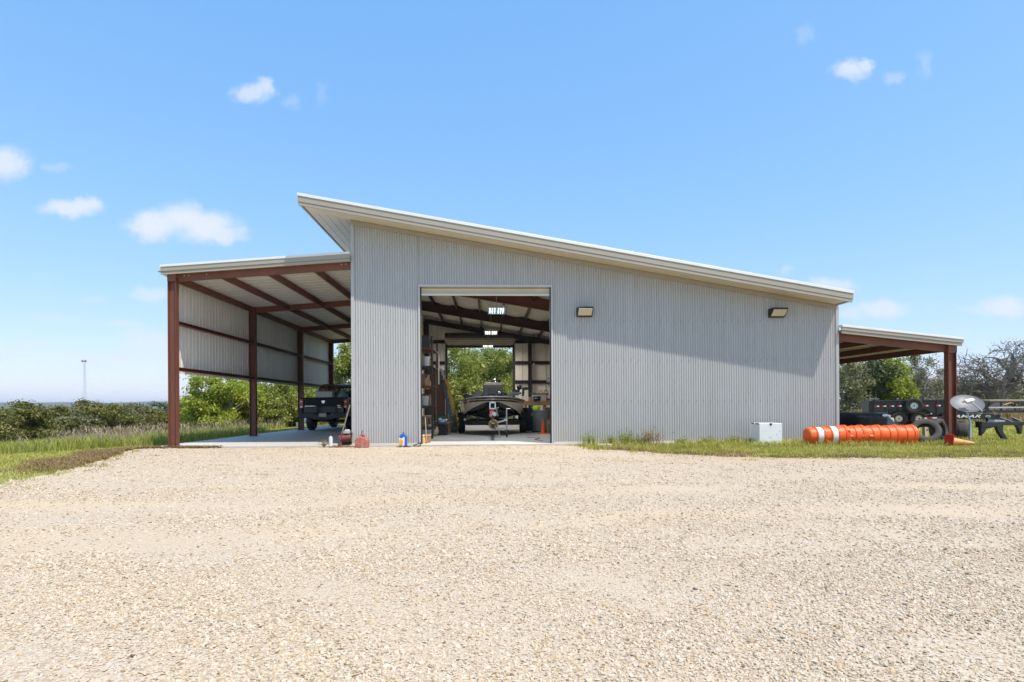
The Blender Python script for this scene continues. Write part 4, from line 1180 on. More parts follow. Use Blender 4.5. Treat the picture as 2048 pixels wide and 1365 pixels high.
nb = len(rows[0][1])
for (ya, A), (yb_, B) in zip(rows[:-1], rows[1:]):
    for s in (-1, 1):
        for i in range(nb - 1):
            hull.add([(s * A[i][0], ya, A[i][1]), (s * A[i + 1][0], ya, A[i + 1][1]), (s * B[i + 1][0], yb_, B[i + 1][1]), (s * B[i][0], yb_, B[i][1])], [(0, 1, 2, 3)], mid[i])
ye, E = rows[-1]
hull.add([(x, ye, z) for x, z in E] + [(-x, ye, z) for x, z in E[::-1]], [tuple(range(2 * nb))], 0)
hull.build('hull', [M_['gel_black'], M_['cream'], M_['gel_black'], M_['tan']], boat, smoothed=True, sharp=35)
rub = MB()
pts = [(-bh(t) - .012, t * L - .01, zg_(t)) for t in ts[::-1]] + [(bh(t) + .012, t * L - .01, zg_(t)) for t in ts[1:]]
rub.tube(pts, .022, 8); rub.build('rub_rail', M_['greylt'], boat, smoothed=True)
dk = MB()
for t0, t1 in zip(ts[:-1], ts[1:]):
    if t1 > .42: break
    a, b = bh(t0) - .005, bh(t1) - .005
    dk.add([(-a, t0 * L, zg_(t0) - .03), (a, t0 * L, zg_(t0) - .03), (b, t1 * L, zg_(t1) - .03), (-b, t1 * L, zg_(t1) - .03)], [(0, 1, 2, 3)])
dk.build('bow_deck', M_['carpet'], boat)
dk = MB().box(-1.1, 1.1, .42 * L, .78 * L, .82, .86); dk.box(-1.12, 1.12, .78 * L, L - .02, 1.15, 1.22); dk.box(-1.1, 1.1, .42 * L - .03, .42 * L, .85, 1.23)
dk.build('cockpit_floor', M_['carpet'], boat)
cn = MB().prism([(2.55, 1.2), (2.60, 1.86), (2.75, 1.98), (3.3, 1.96), (3.35, 1.2)], 'x', -.36, .43).build('console', M_['vinyl'], boat, bevel=.03)
MB().box(-.16, .26, 2.53, 2.6, 1.5, 1.74).build('gauge_panel', M_['gel_black'], cn, bevel=.01)
MB().prism([(2.5, 1.3), (2.53, 1.42), (2.7, 1.44), (2.7, 1.3)], 'x', -.2, .22).build('console_shelf', M_['black'], cn, bevel=.015)
MB().cyl((.03, 2.7, 1.97), (.03, 2.7, 2.12), .012).build('light_stalk', M_['alu'], cn)
for x, dx in ((-.72, -.06), (-1.0, .02)):
    s = MB().bar((x, 2.15, 1.22), (x + .26 if x > -.9 else x + .12, 2.35, 1.62 if x > -.9 else 1.5), .30, .13, up=(0, 1, 0)); s.build('folded_seat', M_['vinyl'] if x > -.9 else M_['black'], boat, bevel=.04)
MB().box(-.62, -.36, 2.5, 3.0, 1.2, 1.56).build('passenger_seat', M_['black'], boat, bevel=.06)
MB().box(-1.08, -.8, 2.3, 2.6, 1.38, 1.52).build('seat_cushion', M_['black'], boat, bevel=.04)
ob = MB().sph((.17, 5.75, 2.05), (.26, .38, .22), 16, 10); ob.box(-.02, .36, 5.5, 6.0, 1.55, 2.0); ob.box(.1, .24, 5.6, 5.9, .7, 1.6)
o = ob.build('outboard_motor', M_['gel_black'], boat, smoothed=True)
MB().box(.06, .28, 5.36, 5.40, 2.02, 2.06).build('cowl_decal', M_['greylt'], o)
# trolling motor stowed over the bow deck on the starboard side
tm = MB(); tm.tube([(.3, .55, 1.46), (1.05, 1.1, 1.52)], .03, 8); tm.sph((.27, .52, 1.47), (.17, .1, .09), 12, 8); tm.box(.12, .4, .44, .5, 1.42, 1.5)
tm = tm.build('trolling_motor', M_['gel_black'], boat, smoothed=True, sharp=60)
mt = MB(); mt.bar((.45, .75, 1.45), (.98, .95, 1.51), .16, .1)
mt = mt.build('motor_mount', M_['grey'], tm, bevel=.01)
sl_ = MB()
for q_ in range(6): sl_.box(.55 + q_ * .07, .575 + q_ * .07, .72, .735 + q_ * .02, 1.42, 1.5)
sl_.build('mount_slots', M_['black'], tm)
pr = MB(); pr.sph((.93, 1.3, 1.60), (.09, .2, .09), 12, 8)
for a in range(3): pr.bar((.93, 1.06, 1.6), (.93 + .17 * math.cos(a * 2.1 + .5), 1.08, 1.6 + .17 * math.sin(a * 2.1 + .5)), .07, .012)
pr.tube([(1.12, 1.2, 1.42), (1.16, 1.3, 1.75)], .045, 8); pr.sph((1.22, 1.2, 1.69), (.13, .08, .06), 10, 6); pr.sph((1.0, 1.25, 1.74), (.1, .12, .09), 10, 6)
pr.build('motor_head', M_['black_satin'], tm, smoothed=True, sharp=60)
cl_ = MB()
for s in (-1, 1): cl_.box(s * .18 - .05, s * .18 + .05, .28, .31, zg_(.05) - .02, zg_(.05) + .03)
cl_.build('bow_cleat', M_['steel'], boat)

tr = thing('boat_trailer', 'black boat trailer with winch post, tongue jack and two fat wheels', 'trailer', (bX, 19.75, 0))
ax = 2.75
for s in (-1, 1):
    wheel(tr, (s * 1.20, ax, .36), .36, .19, .24, ROUT_R if s > 0 else ROUT_L, 'steel', tread=0)
    fd = MB()
    pf = [(ax - .45, .60), (ax - .43, .68), (ax - .33, .78), (ax + .33, .78), (ax + .45, .62), (ax + .47, .40)]
    for (ya, za), (yb_, zb) in zip(pf[:-1], pf[1:]):
        fd.hexa([(s * 1.20 - .16, ya, za), (s * 1.20 + .16, ya, za), (s * 1.20 + .16, yb_, zb), (s * 1.20 - .16, yb_, zb), (s * 1.20 - .16, ya, za + .02), (s * 1.20 + .16, ya, za + .02), (s * 1.20 + .16, yb_, zb + .02), (s * 1.20 - .16, yb_, zb + .02)])
    fd.build('fender', M_['rubber'], tr)
fr = MB()
fr.bar((0, -1.9, .44), (0, 1.2, .46), .1, .12)
for s in (-1, 1): fr.bar((s * .05, -.2, .44), (s * 1.0, 1.7, .46), .08, .12); fr.bar((s * 1.0, 1.66, .46), (s * 1.0, 5.3, .46), .08, .12)
fr.box(-1.04, 1.04, 1.62, 1.72, .36, .50); fr.box(-1.04, 1.04, ax - .06, ax + .06, .30, .42); fr.box(-1.04, 1.04, 4.6, 4.7, .38, .5)
fr.build('frame', M_['black_satin'], tr)
bk = MB()
for s in (-1, 1): bk.bar((s * .55, 1.4, .64), (s * .55, 5.2, .60), .14, .06); bk.box(s * .55 - .03, s * .55 + .03, 1.64, 1.7, .5, .62); bk.box(s * .55 - .03, s * .55 + .03, 4.62, 4.68, .5, .59)
bk.build('bunk_board', M_['carpet'], tr)
wp = MB(); wp.bar((0, -.55, .48), (0, -.08, 1.0), .08, .1); wp.bar((0, -.05, .5), (0, -.1, .98), .07, .07)
wp = wp.build('winch_post', M_['rubber'], tr)
MB().prism([(-.085, -.13), (.085, -.13), (.085, .13), (-.085, .13)], 'y', -.40, -.37).build('winch_guard', M_['red'], wp, bevel=.01).location = (-.03, 0, .79)
mk = MB()
for x in (-.07, -.03): mk.bar((x - .02, -.406, .70), (x + .02, -.406, .88), .014, .004, up=(0, 1, 0))
mk.cyl((.06, -.45, .78), (.06, -.38, .78), .075, 14)
mk.build('winch_drum', M_['white'], wp)
rl = MB()
for a, b in (((-.09, 0, 1.0), (-.09, 0, 1.22)), ((.09, 0, 1.0), (.09, 0, 1.22)), ((-.11, 0, 1.21), (.11, 0, 1.21)), ((-.11, 0, 1.0), (.11, 0, 1.0))): rl.bar((a[0], -.2, a[2] - .04), (b[0], -.2, b[2] - .04), .045, .045, up=(0, 1, 0))
rl.build('bow_stop', M_['white'], wp, bevel=.006)
hd = MB(); hd.tube([(.06, -.36, .95), (.2, -.37, 1.0)], .012, 6); hd.cyl((.2, -.31, 1.0), (.2, -.23, 1.0), .018); hd.tube([(.12, -.2, .95), (.18, -.2, .7)], .03, 6)
hd.build('winch_handle', M_['steel'], wp)
jk = MB(); jk.cyl((.47, -.55, .42), (.47, -.55, .93), .03, 12); jk.box(.38, .5, -.6, -.5, .55, .62); jk.cyl((.47, -.55, .2), (.47, -.55, .44), .023, 10)
jk.tube([(.47, -.55, .93), (.47, -.55, .96), (.6, -.55, .96)], .012, 6); jk.bar((0, -.55, .46), (.47, -.55, .58), .05, .05)
jk = jk.build('tongue_jack', M_['steel'], tr, smoothed=True)
jw = MB().lathe([(.02, -.03), (.09, -.028), (.1, 0), (.09, .028), (.02, .03)], 16, Matrix.Translation((.47, -.55, .1)) @ RY90)
jw.box(.42, .44, -.58, -.52, .1, .26); jw.box(.5, .52, -.58, -.52, .1, .26); jw.build('jack_wheel', M_['black'], jk)
cp_ = MB().prism([(-1.9, .38), (-1.9, .52), (-2.05, .54), (-2.15, .5), (-2.15, .42), (-2.05, .38)], 'x', -.05, .05); cp_.build('coupler', M_['black_satin'], tr, bevel=.01)
cb_ = MB(); cb_.tube([(.16, -1.0, .42), (.2, -1.1, .2), (.22, -1.15, .0 + .02), (.26, -1.2, .012)], .014, 6); cb_.build('light_cable', M_['greylt'], tr)
rg = np.random.default_rng(9); rp = MB()
for q_ in range(44):
    a = rg.uniform(0, 2 * math.pi); rr = rg.uniform(.02, .17)
    pts = [(.03 + rr * math.cos(a + .55 * k_), -.82 + rg.normal(0, .05), .44 + rr * .9 * math.sin(a + .55 * k_) + rg.normal(0, .02)) for k_ in range(6)]
    rp.tube(pts, .009, 5)
tag(rp.build('rope_coil', M_['rope'], None), 'bundle of yellow rope hanging on the boat trailer tongue', 'rope').location = (bX, 19.75, 0)
lt = MB(); lt.sph((-1.03, 1.55, .55), .05); lt.build('marker_light', M_['lens_white'], tr)

# ================================================================ dump trailer behind the lean-to
dX = P(1744, 830, 28.0)[0]
dt = thing('dump_trailer', 'black dump trailer with spare wheel and red and white reflector tape', 'trailer', (dX, 28.0, gzf(dX + 2, 27.0)), rz=R(-22), ry=R(-.5))
Lb = 3.1
bd = MB()
bd.box(0, Lb, 0, .05, .62, 1.22); bd.box(0, Lb, 1.75, 1.8, .62, 1.22); bd.box(Lb - .05, Lb, .05, 1.75, .62, 1.22); bd.box(0, Lb, .05, 1.75, .58, .62)
bd = bd.build('bed', M_['black_satin'], dt)
rb_ = MB(); rb_.box(-.03, Lb + .03, -.06, .09, 1.22, 1.30); rb_.box(-.03, Lb + .03, 1.72, 1.86, 1.22, 1.30); rb_.box(Lb - .06, Lb + .06, .09, 1.72, 1.22, 1.30)
rb_.build('top_rail', M_['black_satin'], bd, bevel=.01)
for x in np.arange(.08, Lb, .53): MB().box(x, x + .08, -.055, -.002, .6, 1.217).build('side_rib', M_['black_satin'], bd)
gt = MB().box(-.06, -.012, 0, 1.8, .6, 1.28); gt.box(-.09, -.062, .1, .2, .6, 1.25); gt.build('tail_door', M_['black_satin'], dt)
sw = MB().tube([(-.02, -.03, 1.30), (-.1, -.05, 1.42), (.1, -.05, 1.36)], .012, 6)
for x in (.25, 1.1, 1.7, 2.3, 3.0): sw.tube([(x, -.02, 1.3), (x - .02, -.05, 1.38), (x + .05, -.05, 1.4), (x + .07, -.02, 1.3)], .012, 6)
sw.build('tarp_hooks', M_['steel'], dt)
for x in (.12, .42, .76, 1.08, 2.2, 2.7):
    o = MB().box(x, x + .1, -.066, -.058, .96, 1.04).build('reflector_tape', M_['red'], dt); MB().box(x + .1, x + .19, -.066, -.058, .97, 1.03).build('white_half', M_['white'], o)
o = MB().box(2.3, 2.54, -.1, -.09, .36, .44).build('reflector_tape', M_['red'], dt); MB().box(2.54, 2.72, -.1, -.09, .37, .43).build('white_half', M_['white'], o)
MB().box(2.42, 2.53, -.066, -.058, .58, .63).build('maker_sticker', M_['white'], dt)
ch = MB(); ch.box(.1, Lb + 1.4, .2, .3, .36, .52); ch.box(.1, Lb + 1.4, 1.5, 1.6, .36, .52); ch.box(2.2, 3.05, -.088, .198, .34, .48)
ch.build('chassis', M_['black_satin'], dt)
tb = MB().prism([(2.95, .34), (2.95, .58), (4.75, .60), (5.0, .56), (5.0, .36), (4.75, .32)], 'y', -.05, .12); tb.box(3.05, 3.25, -.05, 1.8, .5, .7)
tb = tb.build('tongue', M_['black_satin'], dt)
text_mesh('side_lettering', 'LAMAR', .2, M_['white'], tb, Matrix.Translation((3.86, -.054, .46)) @ RX90, shear=.35, width=1.25)
text_mesh('hidden_letter', 'E', .19, M_['white'], tb, Matrix.Translation((3.13, -.054, .46)) @ RX90, shear=.35)
MB().lathe([(.0, .008), (.1, .008), (.1, 0)], 24, Matrix.Translation((4.77, -.052, .46)) @ RX90 @ Matrix.Diagonal((1.1, .6, 1, 1))).build('oval_badge', M_['greylt'], tb)
MB().lathe([(.0, .004), (.07, .004), (.07, 0)], 24, Matrix.Translation((4.77, -.061, .46)) @ RX90 @ Matrix.Diagonal((1.1, .5, 1, 1))).build('badge_centre', M_['grey'], tb)
cpl = MB().prism([(5.0, .32), (5.0, .5), (5.2, .56), (5.27, .46), (5.27, .36), (5.1, .30)], 'y', -.03, .1); cpl.tube([(4.95, 0, .5), (4.95, -.06, .66), (5.17, -.06, .62), (5.25, -.04, .3)], .014, 6)
cpl.build('coupler', M_['black_satin'], dt)
MB().box(4.75, 4.91, -.02, .14, .02, .30).box(4.67, 4.99, -.08, .2, .0, .03).build('jack_leg', M_['black_satin'], dt)
hb = MB().box(Lb + .4, Lb + .9, .1, 1.2, .55, 1.24); hb.build('hydraulic_box', M_['black_satin'], dt, bevel=.02)
pb = MB(); pb.tube([(Lb + .05, .05, 1.27), (Lb + 1.0, .05, 1.22)], .05, 8); pb.build('tarp_roller', M_['greylt'], dt)
for x, s in ((1.14, 0), (1.98, 0)):
    wheel(dt, (x, -.06, .37), .37, .2, .22, (R(90), 0, 0), 'tan' if s == 0 else 'greylt', holes=8)
    wheel(dt, (x, 1.88, .37), .37, .2, .22, (R(-90), 0, 0), 'greylt', holes=8)
fd = MB()
pf = [(.66, .46), (.72, .70), (.9, .83), (2.22, .83), (2.4, .70), (2.46, .46)]
for (xa, za), (xb, zb) in zip(pf[:-1], pf[1:]):
    fd.hexa([(xa, -.2, za), (xb, -.2, zb), (xb, -.004, zb), (xa, -.004, za), (xa, -.2, za + .025), (xb, -.2, zb + .025), (xb, -.004, zb + .025), (xa, -.004, za + .025)])
fd.build('fender', M_['black_satin'], dt)
sw_ = wheel(dt, (1.74, -.27, 1.0), .38, .2, .24, (R(90), 0, R(-14)), 'white', holes=8, name='spare_wheel')

# ---- utility trailer stacked with lumber
lX, lz = P(1966, 815, 31.5); gl_ = gzf(lX, 31.5)
ut = thing('utility_trailer', 'long black railed utility trailer loaded with lumber', 'trailer', (lX, 31.3, gl_), rz=R(-1.5))
q = MB(); q.box(0, 6, 0, .08, .55, .68); q.box(0, 6, 1.8, 1.88, .55, .68); q.box(0, 6, .08, 1.8, .6, .66); q.bar((-1.2, .95, .6), (0, .1, .6), .1, .1); q.bar((-1.2, .95, .6), (0, 1.8, .6), .1, .1)
q.build('deck_frame', M_['black_satin'], ut)
q = MB(); q.box(-.05, 6.05, -.02, .06, 1.14, 1.22); q.box(-.05, 6.05, 1.82, 1.9, 1.14, 1.22)
for x in np.arange(.0, 6.1, .83): q.box(x, x + .07, -.01, .05, .683, 1.137); q.box(x, x + .07, 1.83, 1.89, .683, 1.137)
q.build('rails', M_['black_satin'], ut)
MB().box(.1, 6.0, -.06, -.022, .82, .90).build('side_bar', M_['steel'], ut)
for x in (1.2, 2.8): 
    MB().box(x + .95, x + 1.7, -.075, -.063, .72, .90).build('side_plate', M_['grey'], ut)
for x in (2.9, 3.7): wheel(ut, (x, -.1, .36), .36, .2, .2, (R(90), 0, 0), 'greylt')
MB().box(-1.0, -.92, .85, 1.0, 0, .7).build('jack_post', M_['black_satin'], ut)
rl_ = rg
for q_ in range(9):
    w_, yy, z_, ln = rl_.uniform(.09, .2), .15 + .18 * (q_ % 5) * 1.9 / 1.9, 1.235 + .05 * (q_ // 5), rl_.uniform(3.2, 5.4)
    x_ = rl_.uniform(.1, .7)
    o = MB().cbox((ln / 2, 0, 0), (ln, w_, .042)).build('lumber_board', M_['wood_old'])
    tag(o, ['pale weathered board on top of the railed utility trailer'][0], 'board', group='boards stacked on the utility trailer')
    o.location = (lX + x_, 31.35 + yy * 1.7, gl_ + z_ + .002 * q_); o.rotation_euler = (0, 0, R(rl_.uniform(-2.5, .5)))
hp_ = MB()
hp_.tube([(2.0, .55, .75 + .02), (2.05, .5, 1.0), (2.4, .45, 1.12), (2.8, .5, 1.0), (2.9, .55, .72)], .035, 8)
tag(hp_.build('orange_hose', M_['orange_pale']), 'faded orange hose arching inside the railed utility trailer', 'hose').location = (lX - .5, 31.3, gl_)
# ================================================================ things in front of the wall
def at(u, v, z=None):
    """ground point under a base pixel"""
    x, y = G(u, v, -.04)
    zz = gzf(x, y)
    x, y = G(u, v, zz + .01)
    return x, y, gzf(x, y) + .01

# gas can
x, y, z = at(724, 896)
y = min(y, 15.35); x = P(724.5, 890, y)[0]
t = thing('gas_can', 'faded red plastic fuel can in front of the corrugated wall', 'fuel can', (x, y, z))
b = MB().prism([(-.17, 0), (.17, 0), (.175, .2), (.15, .25), (.06, .29), (-.06, .29), (-.15, .25), (-.175, .2)], 'y', -.12, .12).build('body', M_['red_faded'], t, bevel=.03)
q = MB().tube([(-.10, 0, .24), (-.09, 0, .33), (.05, 0, .34), (.09, 0, .25)], .018, 8); q.build('handle', M_['red_faded'], t, smoothed=True)
q = MB().cyl((.03, 0, .28), (.03, 0, .345), .035, 14); q.build('cap', M_['red'], t)
q = MB().tube([(.0, -.02, .33), (.0, -.03, .42), (.02, -.06, .47)], .013, 8); q.build('spout', M_['red_faded'], t)
# dirty motor oil jug, blue and white
x, y, z = at(807, 891); y = min(y, 15.5); x = P(806, 890, y)[0]
t = thing('oil_jug', 'white and orange labelled jug with blue back and cap near the door corner', 'jug', (x, y, z))
MB().prism([(-.10, .02), (.11, .02), (.115, .28), (.06, .33), (.04, .36), (-.02, .36), (-.09, .30)], 'y', -.055, .07).build('body', M_['blue'], t, bevel=.015)
MB().box(-.098, .05, -.062, -.056, .04, .27).build('label_sheet', M_['white'], t)
MB().prism([(-.09, .05), (-.02, .05), (.02, .12), (.0, .2), (-.06, .22), (-.09, .17)], 'y', -.066, -.0625).build('orange_flash', mat('orange_print', (.85, .4, .06), .4), t)
MB().prism([(-.08, .25), (-.01, .24), (.02, .27), (-.03, .30), (-.08, .29)], 'y', -.066, -.058).build('blue_print', M_['blue'], t)
MB().cyl((.01, 0, .36), (.01, 0, .40), .022, 12).build('cap', M_['blue'], t)
t2 = thing('drip_tray', 'flat black tray under the blue and white jug', 'tray', (x + .03, y - .05, z - .003))
MB().lathe([(.0, .004), (.19, .004), (.21, .018), (.2, .018), (.18, .008), (0, .008)], 18, Matrix.Diagonal((1, .6, 1, 1))).build('tray', M_['black'], t2)
x, y, z = at(833, 893)
t = thing('rubber_bracket', 'black rubber bracket lying by the corner of the roller door', 'bracket', (P(834, 889, 15.62)[0], 15.62, gzf(x, 15.6) + .01), rz=R(15))
q = MB(); q.bar((-.1, 0, .03), (.1, 0, .1), .06, .02); q.bar((-.1, 0, .012), (.08, 0, .012), .06, .02); q.bar((.08, 0, .0), (.1, 0, .1), .05, .02); q.build('body', M_['black'], t)
# white bottle
x, y, z = at(661.5, 890); y = 15.6; x = P(661.5, 890, y)[0]
t = thing('white_container', 'tall plain white plastic container standing at the carport slab edge', 'container', (x, y, gzf(x, y) + .012))
MB().lathe([(.0, 0), (.052, 0), (.055, .02), (.05, .27), (.045, .275), (0, .275)], 20).build('body', M_['white'], t, smoothed=True)
MB().lathe([(.022, .276), (.022, .30), (0, .305)], 12).build('lid', M_['white'], t)
# dried plant
x = P(648, 888, 15.55)[0]
t = thing('dried_weed', 'dead curled weed beside the white container', 'weed', (x, 15.55, gzf(x, 15.55)))
q = MB(); g = np.random.default_rng(3)
for _ in range(16):
    a = g.uniform(0, 6.28); h = g.uniform(.08, .24); r = g.uniform(.05, .16)
    q.tube([(0, 0, 0), (r * .4 * math.cos(a), r * .4 * math.sin(a), h * .7), (r * math.cos(a), r * math.sin(a), h), (r * 1.5 * math.cos(a), r * 1.5 * math.sin(a), h * .75)], [.008, .008, .007, .002], 5)
q.build('stems', M_['grass_dry'], t)
# push tool pile: floor jack like red body, handle, slatted junk
ex, ez = P(704, 822, 15.7)
bxx, bzz = P(676, 885, 15.45)
t = thing('pole_tool', 'long wooden pole tool leaning on the corner of the corrugated wall', 'tool', (bxx, 15.45, gzf(bxx, 15.45)))
d = Vector((WL - .055 - bxx, .32, ez + .16 - t.location.z))
MB().tube([(0, 0, .02), d * .38], .021, 8).build('painted_grip', M_['red_dark'], t)
MB().tube([d * .38, d], .018, 8).build('wooden_handle', M_['twig'], t)
MB().bar((-.09, -.02, .015), (.08, .03, .03), .06, .03).build('blade', M_['rust_spot'], t)
jx = P(688, 880, 15.75)[0]
t = thing('red_air_compressor', 'dirty red machine with white top sitting in the corner beside the wall', 'machine', (jx, 15.8, .0), rz=R(10))
MB().tube([(-.14, 0, .18), (.17, 0, .2)], .105, 14).build('tank', M_['red_dark'], t, smoothed=True)
MB().box(0, .15, -.09, .09, .31, .43).build('motor_cover', M_['greylt'], t, bevel=.03)
q = MB(); q.tube([(-.17, -.1, .1), (-.12, -.1, .02)], .02, 6); q.tube([(.2, -.1, .1), (.17, -.1, .02)], .02, 6); q.bar((-.2, 0, .3), (.22, 0, .32), .05, .02); q.build('feet', M_['black'], t)
MB().lathe([(.04, -.03), (.11, -.028), (.11, .028), (.04, .03)], 16, Matrix.Translation((.2, .1, .11)) @ RX90).build('wheel', M_['rubber'], t)
t = thing('blue_crate', 'small blue and white crate behind the red machine', 'crate', (WL - .2, 16.15, 0))
MB().box(-.14, .1, -.15, .15, .0, .3).build('body', M_['navy'], t, bevel=.01); MB().box(-.15, .11, -.16, .16, .302, .36).build('rim', M_['white'], t, bevel=.01)
g = np.random.default_rng(8)
for i, (u, v, ln, an, mm, lab) in enumerate(((672, 893, .35, 20, 'twig', 'dark rotten stick lying before the white container'), (686, 894, .42, -28, 'wood_brown', 'brown stick crossing the debris by the wall corner'),
                                         (697, 886, .45, -12, 'wood', 'yellowish stick in front of the red machine'), (693, 893, .33, 8, 'black', 'short black bar lying in the debris by the wall corner'),
                                         (668, 886, .22, 5, 'red_faded', 'small pinkish red scrap piece on the slab edge'))):
    xx, yy, zz = at(u, v); yy = max(15.1, min(15.6, yy)) if i != 2 else 15.5
    xx = P(u, v, yy)[0]
    t = thing('scrap_stick', lab, 'stick', (xx, yy, gzf(xx, yy) + .02), rz=R(an), group='scraps at the carport corner')
    MB().tube([(-ln / 2, 0, 0), (-ln * .1, .02, .02), (ln / 2, -.01, .01)], [.022, .026, .018], 6).build('shaft', M_[mm], t)
    MB().tube([(ln * .1, 0, .015), (ln * .25, .05, .04)], [.012, .005], 5).build('stub', M_[mm], t)

# ================================================================ junk along the wall on the right
# enamel cabinet
yb_c = 14.95
x0, x1 = P(1519, 886, yb_c)[0], P(1564.5, 886, yb_c)[0]
zc_ = gzf(x0, yb_c); ht = P(1540, 847, yb_c)[1] - zc_
t = thing('enamel_cabinet', 'chipped white enamel box standing in the grass by the wall', 'cabinet', ((x0 + x1) / 2, yb_c, zc_))
w_ = (x1 - x0) / 2
MB().box(-w_, w_, 0, .55, .0, ht).build('body', M_['white_rust'], t, bevel=.012)
MB().prism([(-.035, ht), (.035, ht), (.03, ht - .04), (.0, ht - .07), (-.025, ht - .045)], 'y', -.006, .02).build('dent', M_['black'], t)
q = MB(); q.box(-w_ - .004, -w_ + .01, .05, .22, ht - .03, ht + .003); q.box(-w_ - .004, -w_ + .01, .32, .46, ht - .025, ht + .003); q.build('rusty_hinge', M_['rust_spot'], t)
q = MB(); g = np.random.default_rng(12)
for _ in range(12): 
    cx, cz, s = g.uniform(-w_ * .85, w_ * .85), g.uniform(.04, ht * .7), g.uniform(.004, .014)
    q.prism([(cx - s, cz), (cx, cz - s * .6), (cx + s * 1.4, cz), (cx, cz + s)], 'y', -.003, .005)
q.build('rust_chips', M_['rust_spot'], t)
q = MB().box(-w_ - .003, w_ + .003, .2, .206, .02, ht - .01); 

# nested traffic barrels lying on their side
def barrel_mb():
    # local z along the barrel: 0 = closed (narrow) end, 1.0 = open foot
    pr = [(0, .0), (.10, .0), (.12, .015), (.19, .02), (.212, .05)]
    steps = [(.215, .222), (.224, .232), (.234, .242), (.246, .256), (.258, .270)]
    z = .06; mats = [0, 0, 0, 0]
    bandm = [1, 0, 1, 0, 0]
    bandm = [0, 1, 0, 1, 0]
    for (ra, rb), bm in zip(steps, bandm):
        pr += [(ra, z), (ra + .003, z + .015), (rb - .006, z + .14), (rb + .016, z + .15), (rb + .018, z + .168), (rb, z + .18)]
        mats += [0, bm, bm, 0, 0, 0]; z += .185
    pr += [(.28, z + .01), (.285, z + .05), (.27, z + .05), (.255, z - .2)]
    mats += [0, 0, 0, 0]
    return pr, mats[:len(pr) - 1]
pr_, mm_ = barrel_mb()
band = mat('white_reflective_band', (.74, .74, .75), .35, .1, .05, 8)
yB = 14.85
bL, bzl = P(1611, 870, yB)
bR, _ = P(1829, 870, yB - .2)
gb = gzf((bL + bR) / 2, yB)
n_b = 5; stepx = (bR - bL - 1.045) / (n_b - 1)
labs = ['white banded orange traffic barrel whose closed end faces the white cabinet', 'orange traffic barrel second in the lying stack, peeling patch next to the white bands',
        'middle orange traffic barrel of the lying stack with two slot handles', 'orange traffic barrel fourth in the lying stack, just before the last',
        'last orange traffic barrel of the lying stack, its wide rim towards the tires']
for i in range(n_b):
    # every next barrel pushes its closed end into the open foot of the one before
    M = Matrix.Rotation(R(90), 4, 'Y')
    t = thing('traffic_barrel', labs[i], 'traffic barrel', (bL + stepx * i, yB - .0384 * stepx * i, gb + .272), rz=R(-2.2), ry=R(.3), group='traffic barrels nested in a lying stack')
    a = MB().lathe(pr_, 36, M, mats=mm_, caps=True).build('body', [M_['orange'], band if i == 0 else M_['orange']], t, smoothed=True, sharp=50)
    if i in (1, 2):
        for zz in ((.52, .70) if i == 2 else (.62,)):
            MB().cbox((zz, -.262, .0), (.1, .03, .035)).build('slot_handle', M_['orange_pale'], t, bevel=.008)
    if i == 1:
        p = MB()
        for q_ in range(7): p.bar((.55 + .015 * q_, -.26, -.12 + .05 * q_), (.62 - .01 * q_, -.275, -.1 + .05 * q_), .03, .008)
        p.build('torn_sheeting', M_['orange_pale'], t)
    if i == 0:
        MB().lathe([(0, -.012), (.06, -.012), (.07, 0)], 16, M).build('end_boss', M_['orange'], t)

# loose tyres
def loose_tyre(u, vb, y, Ro, Ri, wd, rot, label, m='rubber', tread=0):
    x = P(u, vb, y)[0]
    t = thing('tire', label, 'tire', (x, y, 0), group='old tires behind the barrels')
    o = tyre_mb(Ro, Ri, wd, Matrix.Identity(4), tread, 40).build('casing', M_[m], t, smoothed=True, sharp=50)
    o.rotation_euler = rot
    bpy.context.view_layer.update()
    zmin = min((o.rotation_euler.to_matrix() @ q.co).z for q in o.data.vertices)
    t.location.z = gzf(x, y) - zmin - .01
    MB().lathe([(Ri, -wd * .36), (Ri + .02, -wd * .42), (Ri + .022, -wd * .38), (Ri + .002, -wd * .33)], 40, caps=False).build('bead', M_['black'], o)
    return t
loose_tyre(1851, 880, 15.05, .36, .205, .24, (R(58), 0, R(-28)), 'bald tire leaning open side out against the end of the barrels', 'rubber_old')
loose_tyre(1877, 876, 15.7, .34, .2, .25, (R(80), 0, R(30)), 'worn brown tire standing behind the leaning bald tire', 'rubber_old')
loose_tyre(1896, 868, 16.5, .35, .2, .25, (R(48), 0, R(-50)), 'black tire tilted at the foot of the red post')
loose_tyre(1912, 866, 17.2, .34, .2, .25, (R(38), 0, R(-75)), 'black tire lying tilted deepest in the pile behind the red post')
loose_tyre(1929, 876, 15.9, .28, .16, .27, (R(85), 0, R(42)), 'small black ribbed tire standing upright behind the satellite dish pole', 'rubber_old', 0)
loose_tyre(1743, 850, 17.4, .40, .22, .33, (R(4), 0, 0), 'knobbly off road tire lying flat beside the black truck bed', 'rubber_old', .07).location.z += .36
loose_tyre(1741, 862, 17.45, .41, .22, .33, (R(2), 0, 0), 'smooth black tire lying flat under the knobbly tire')
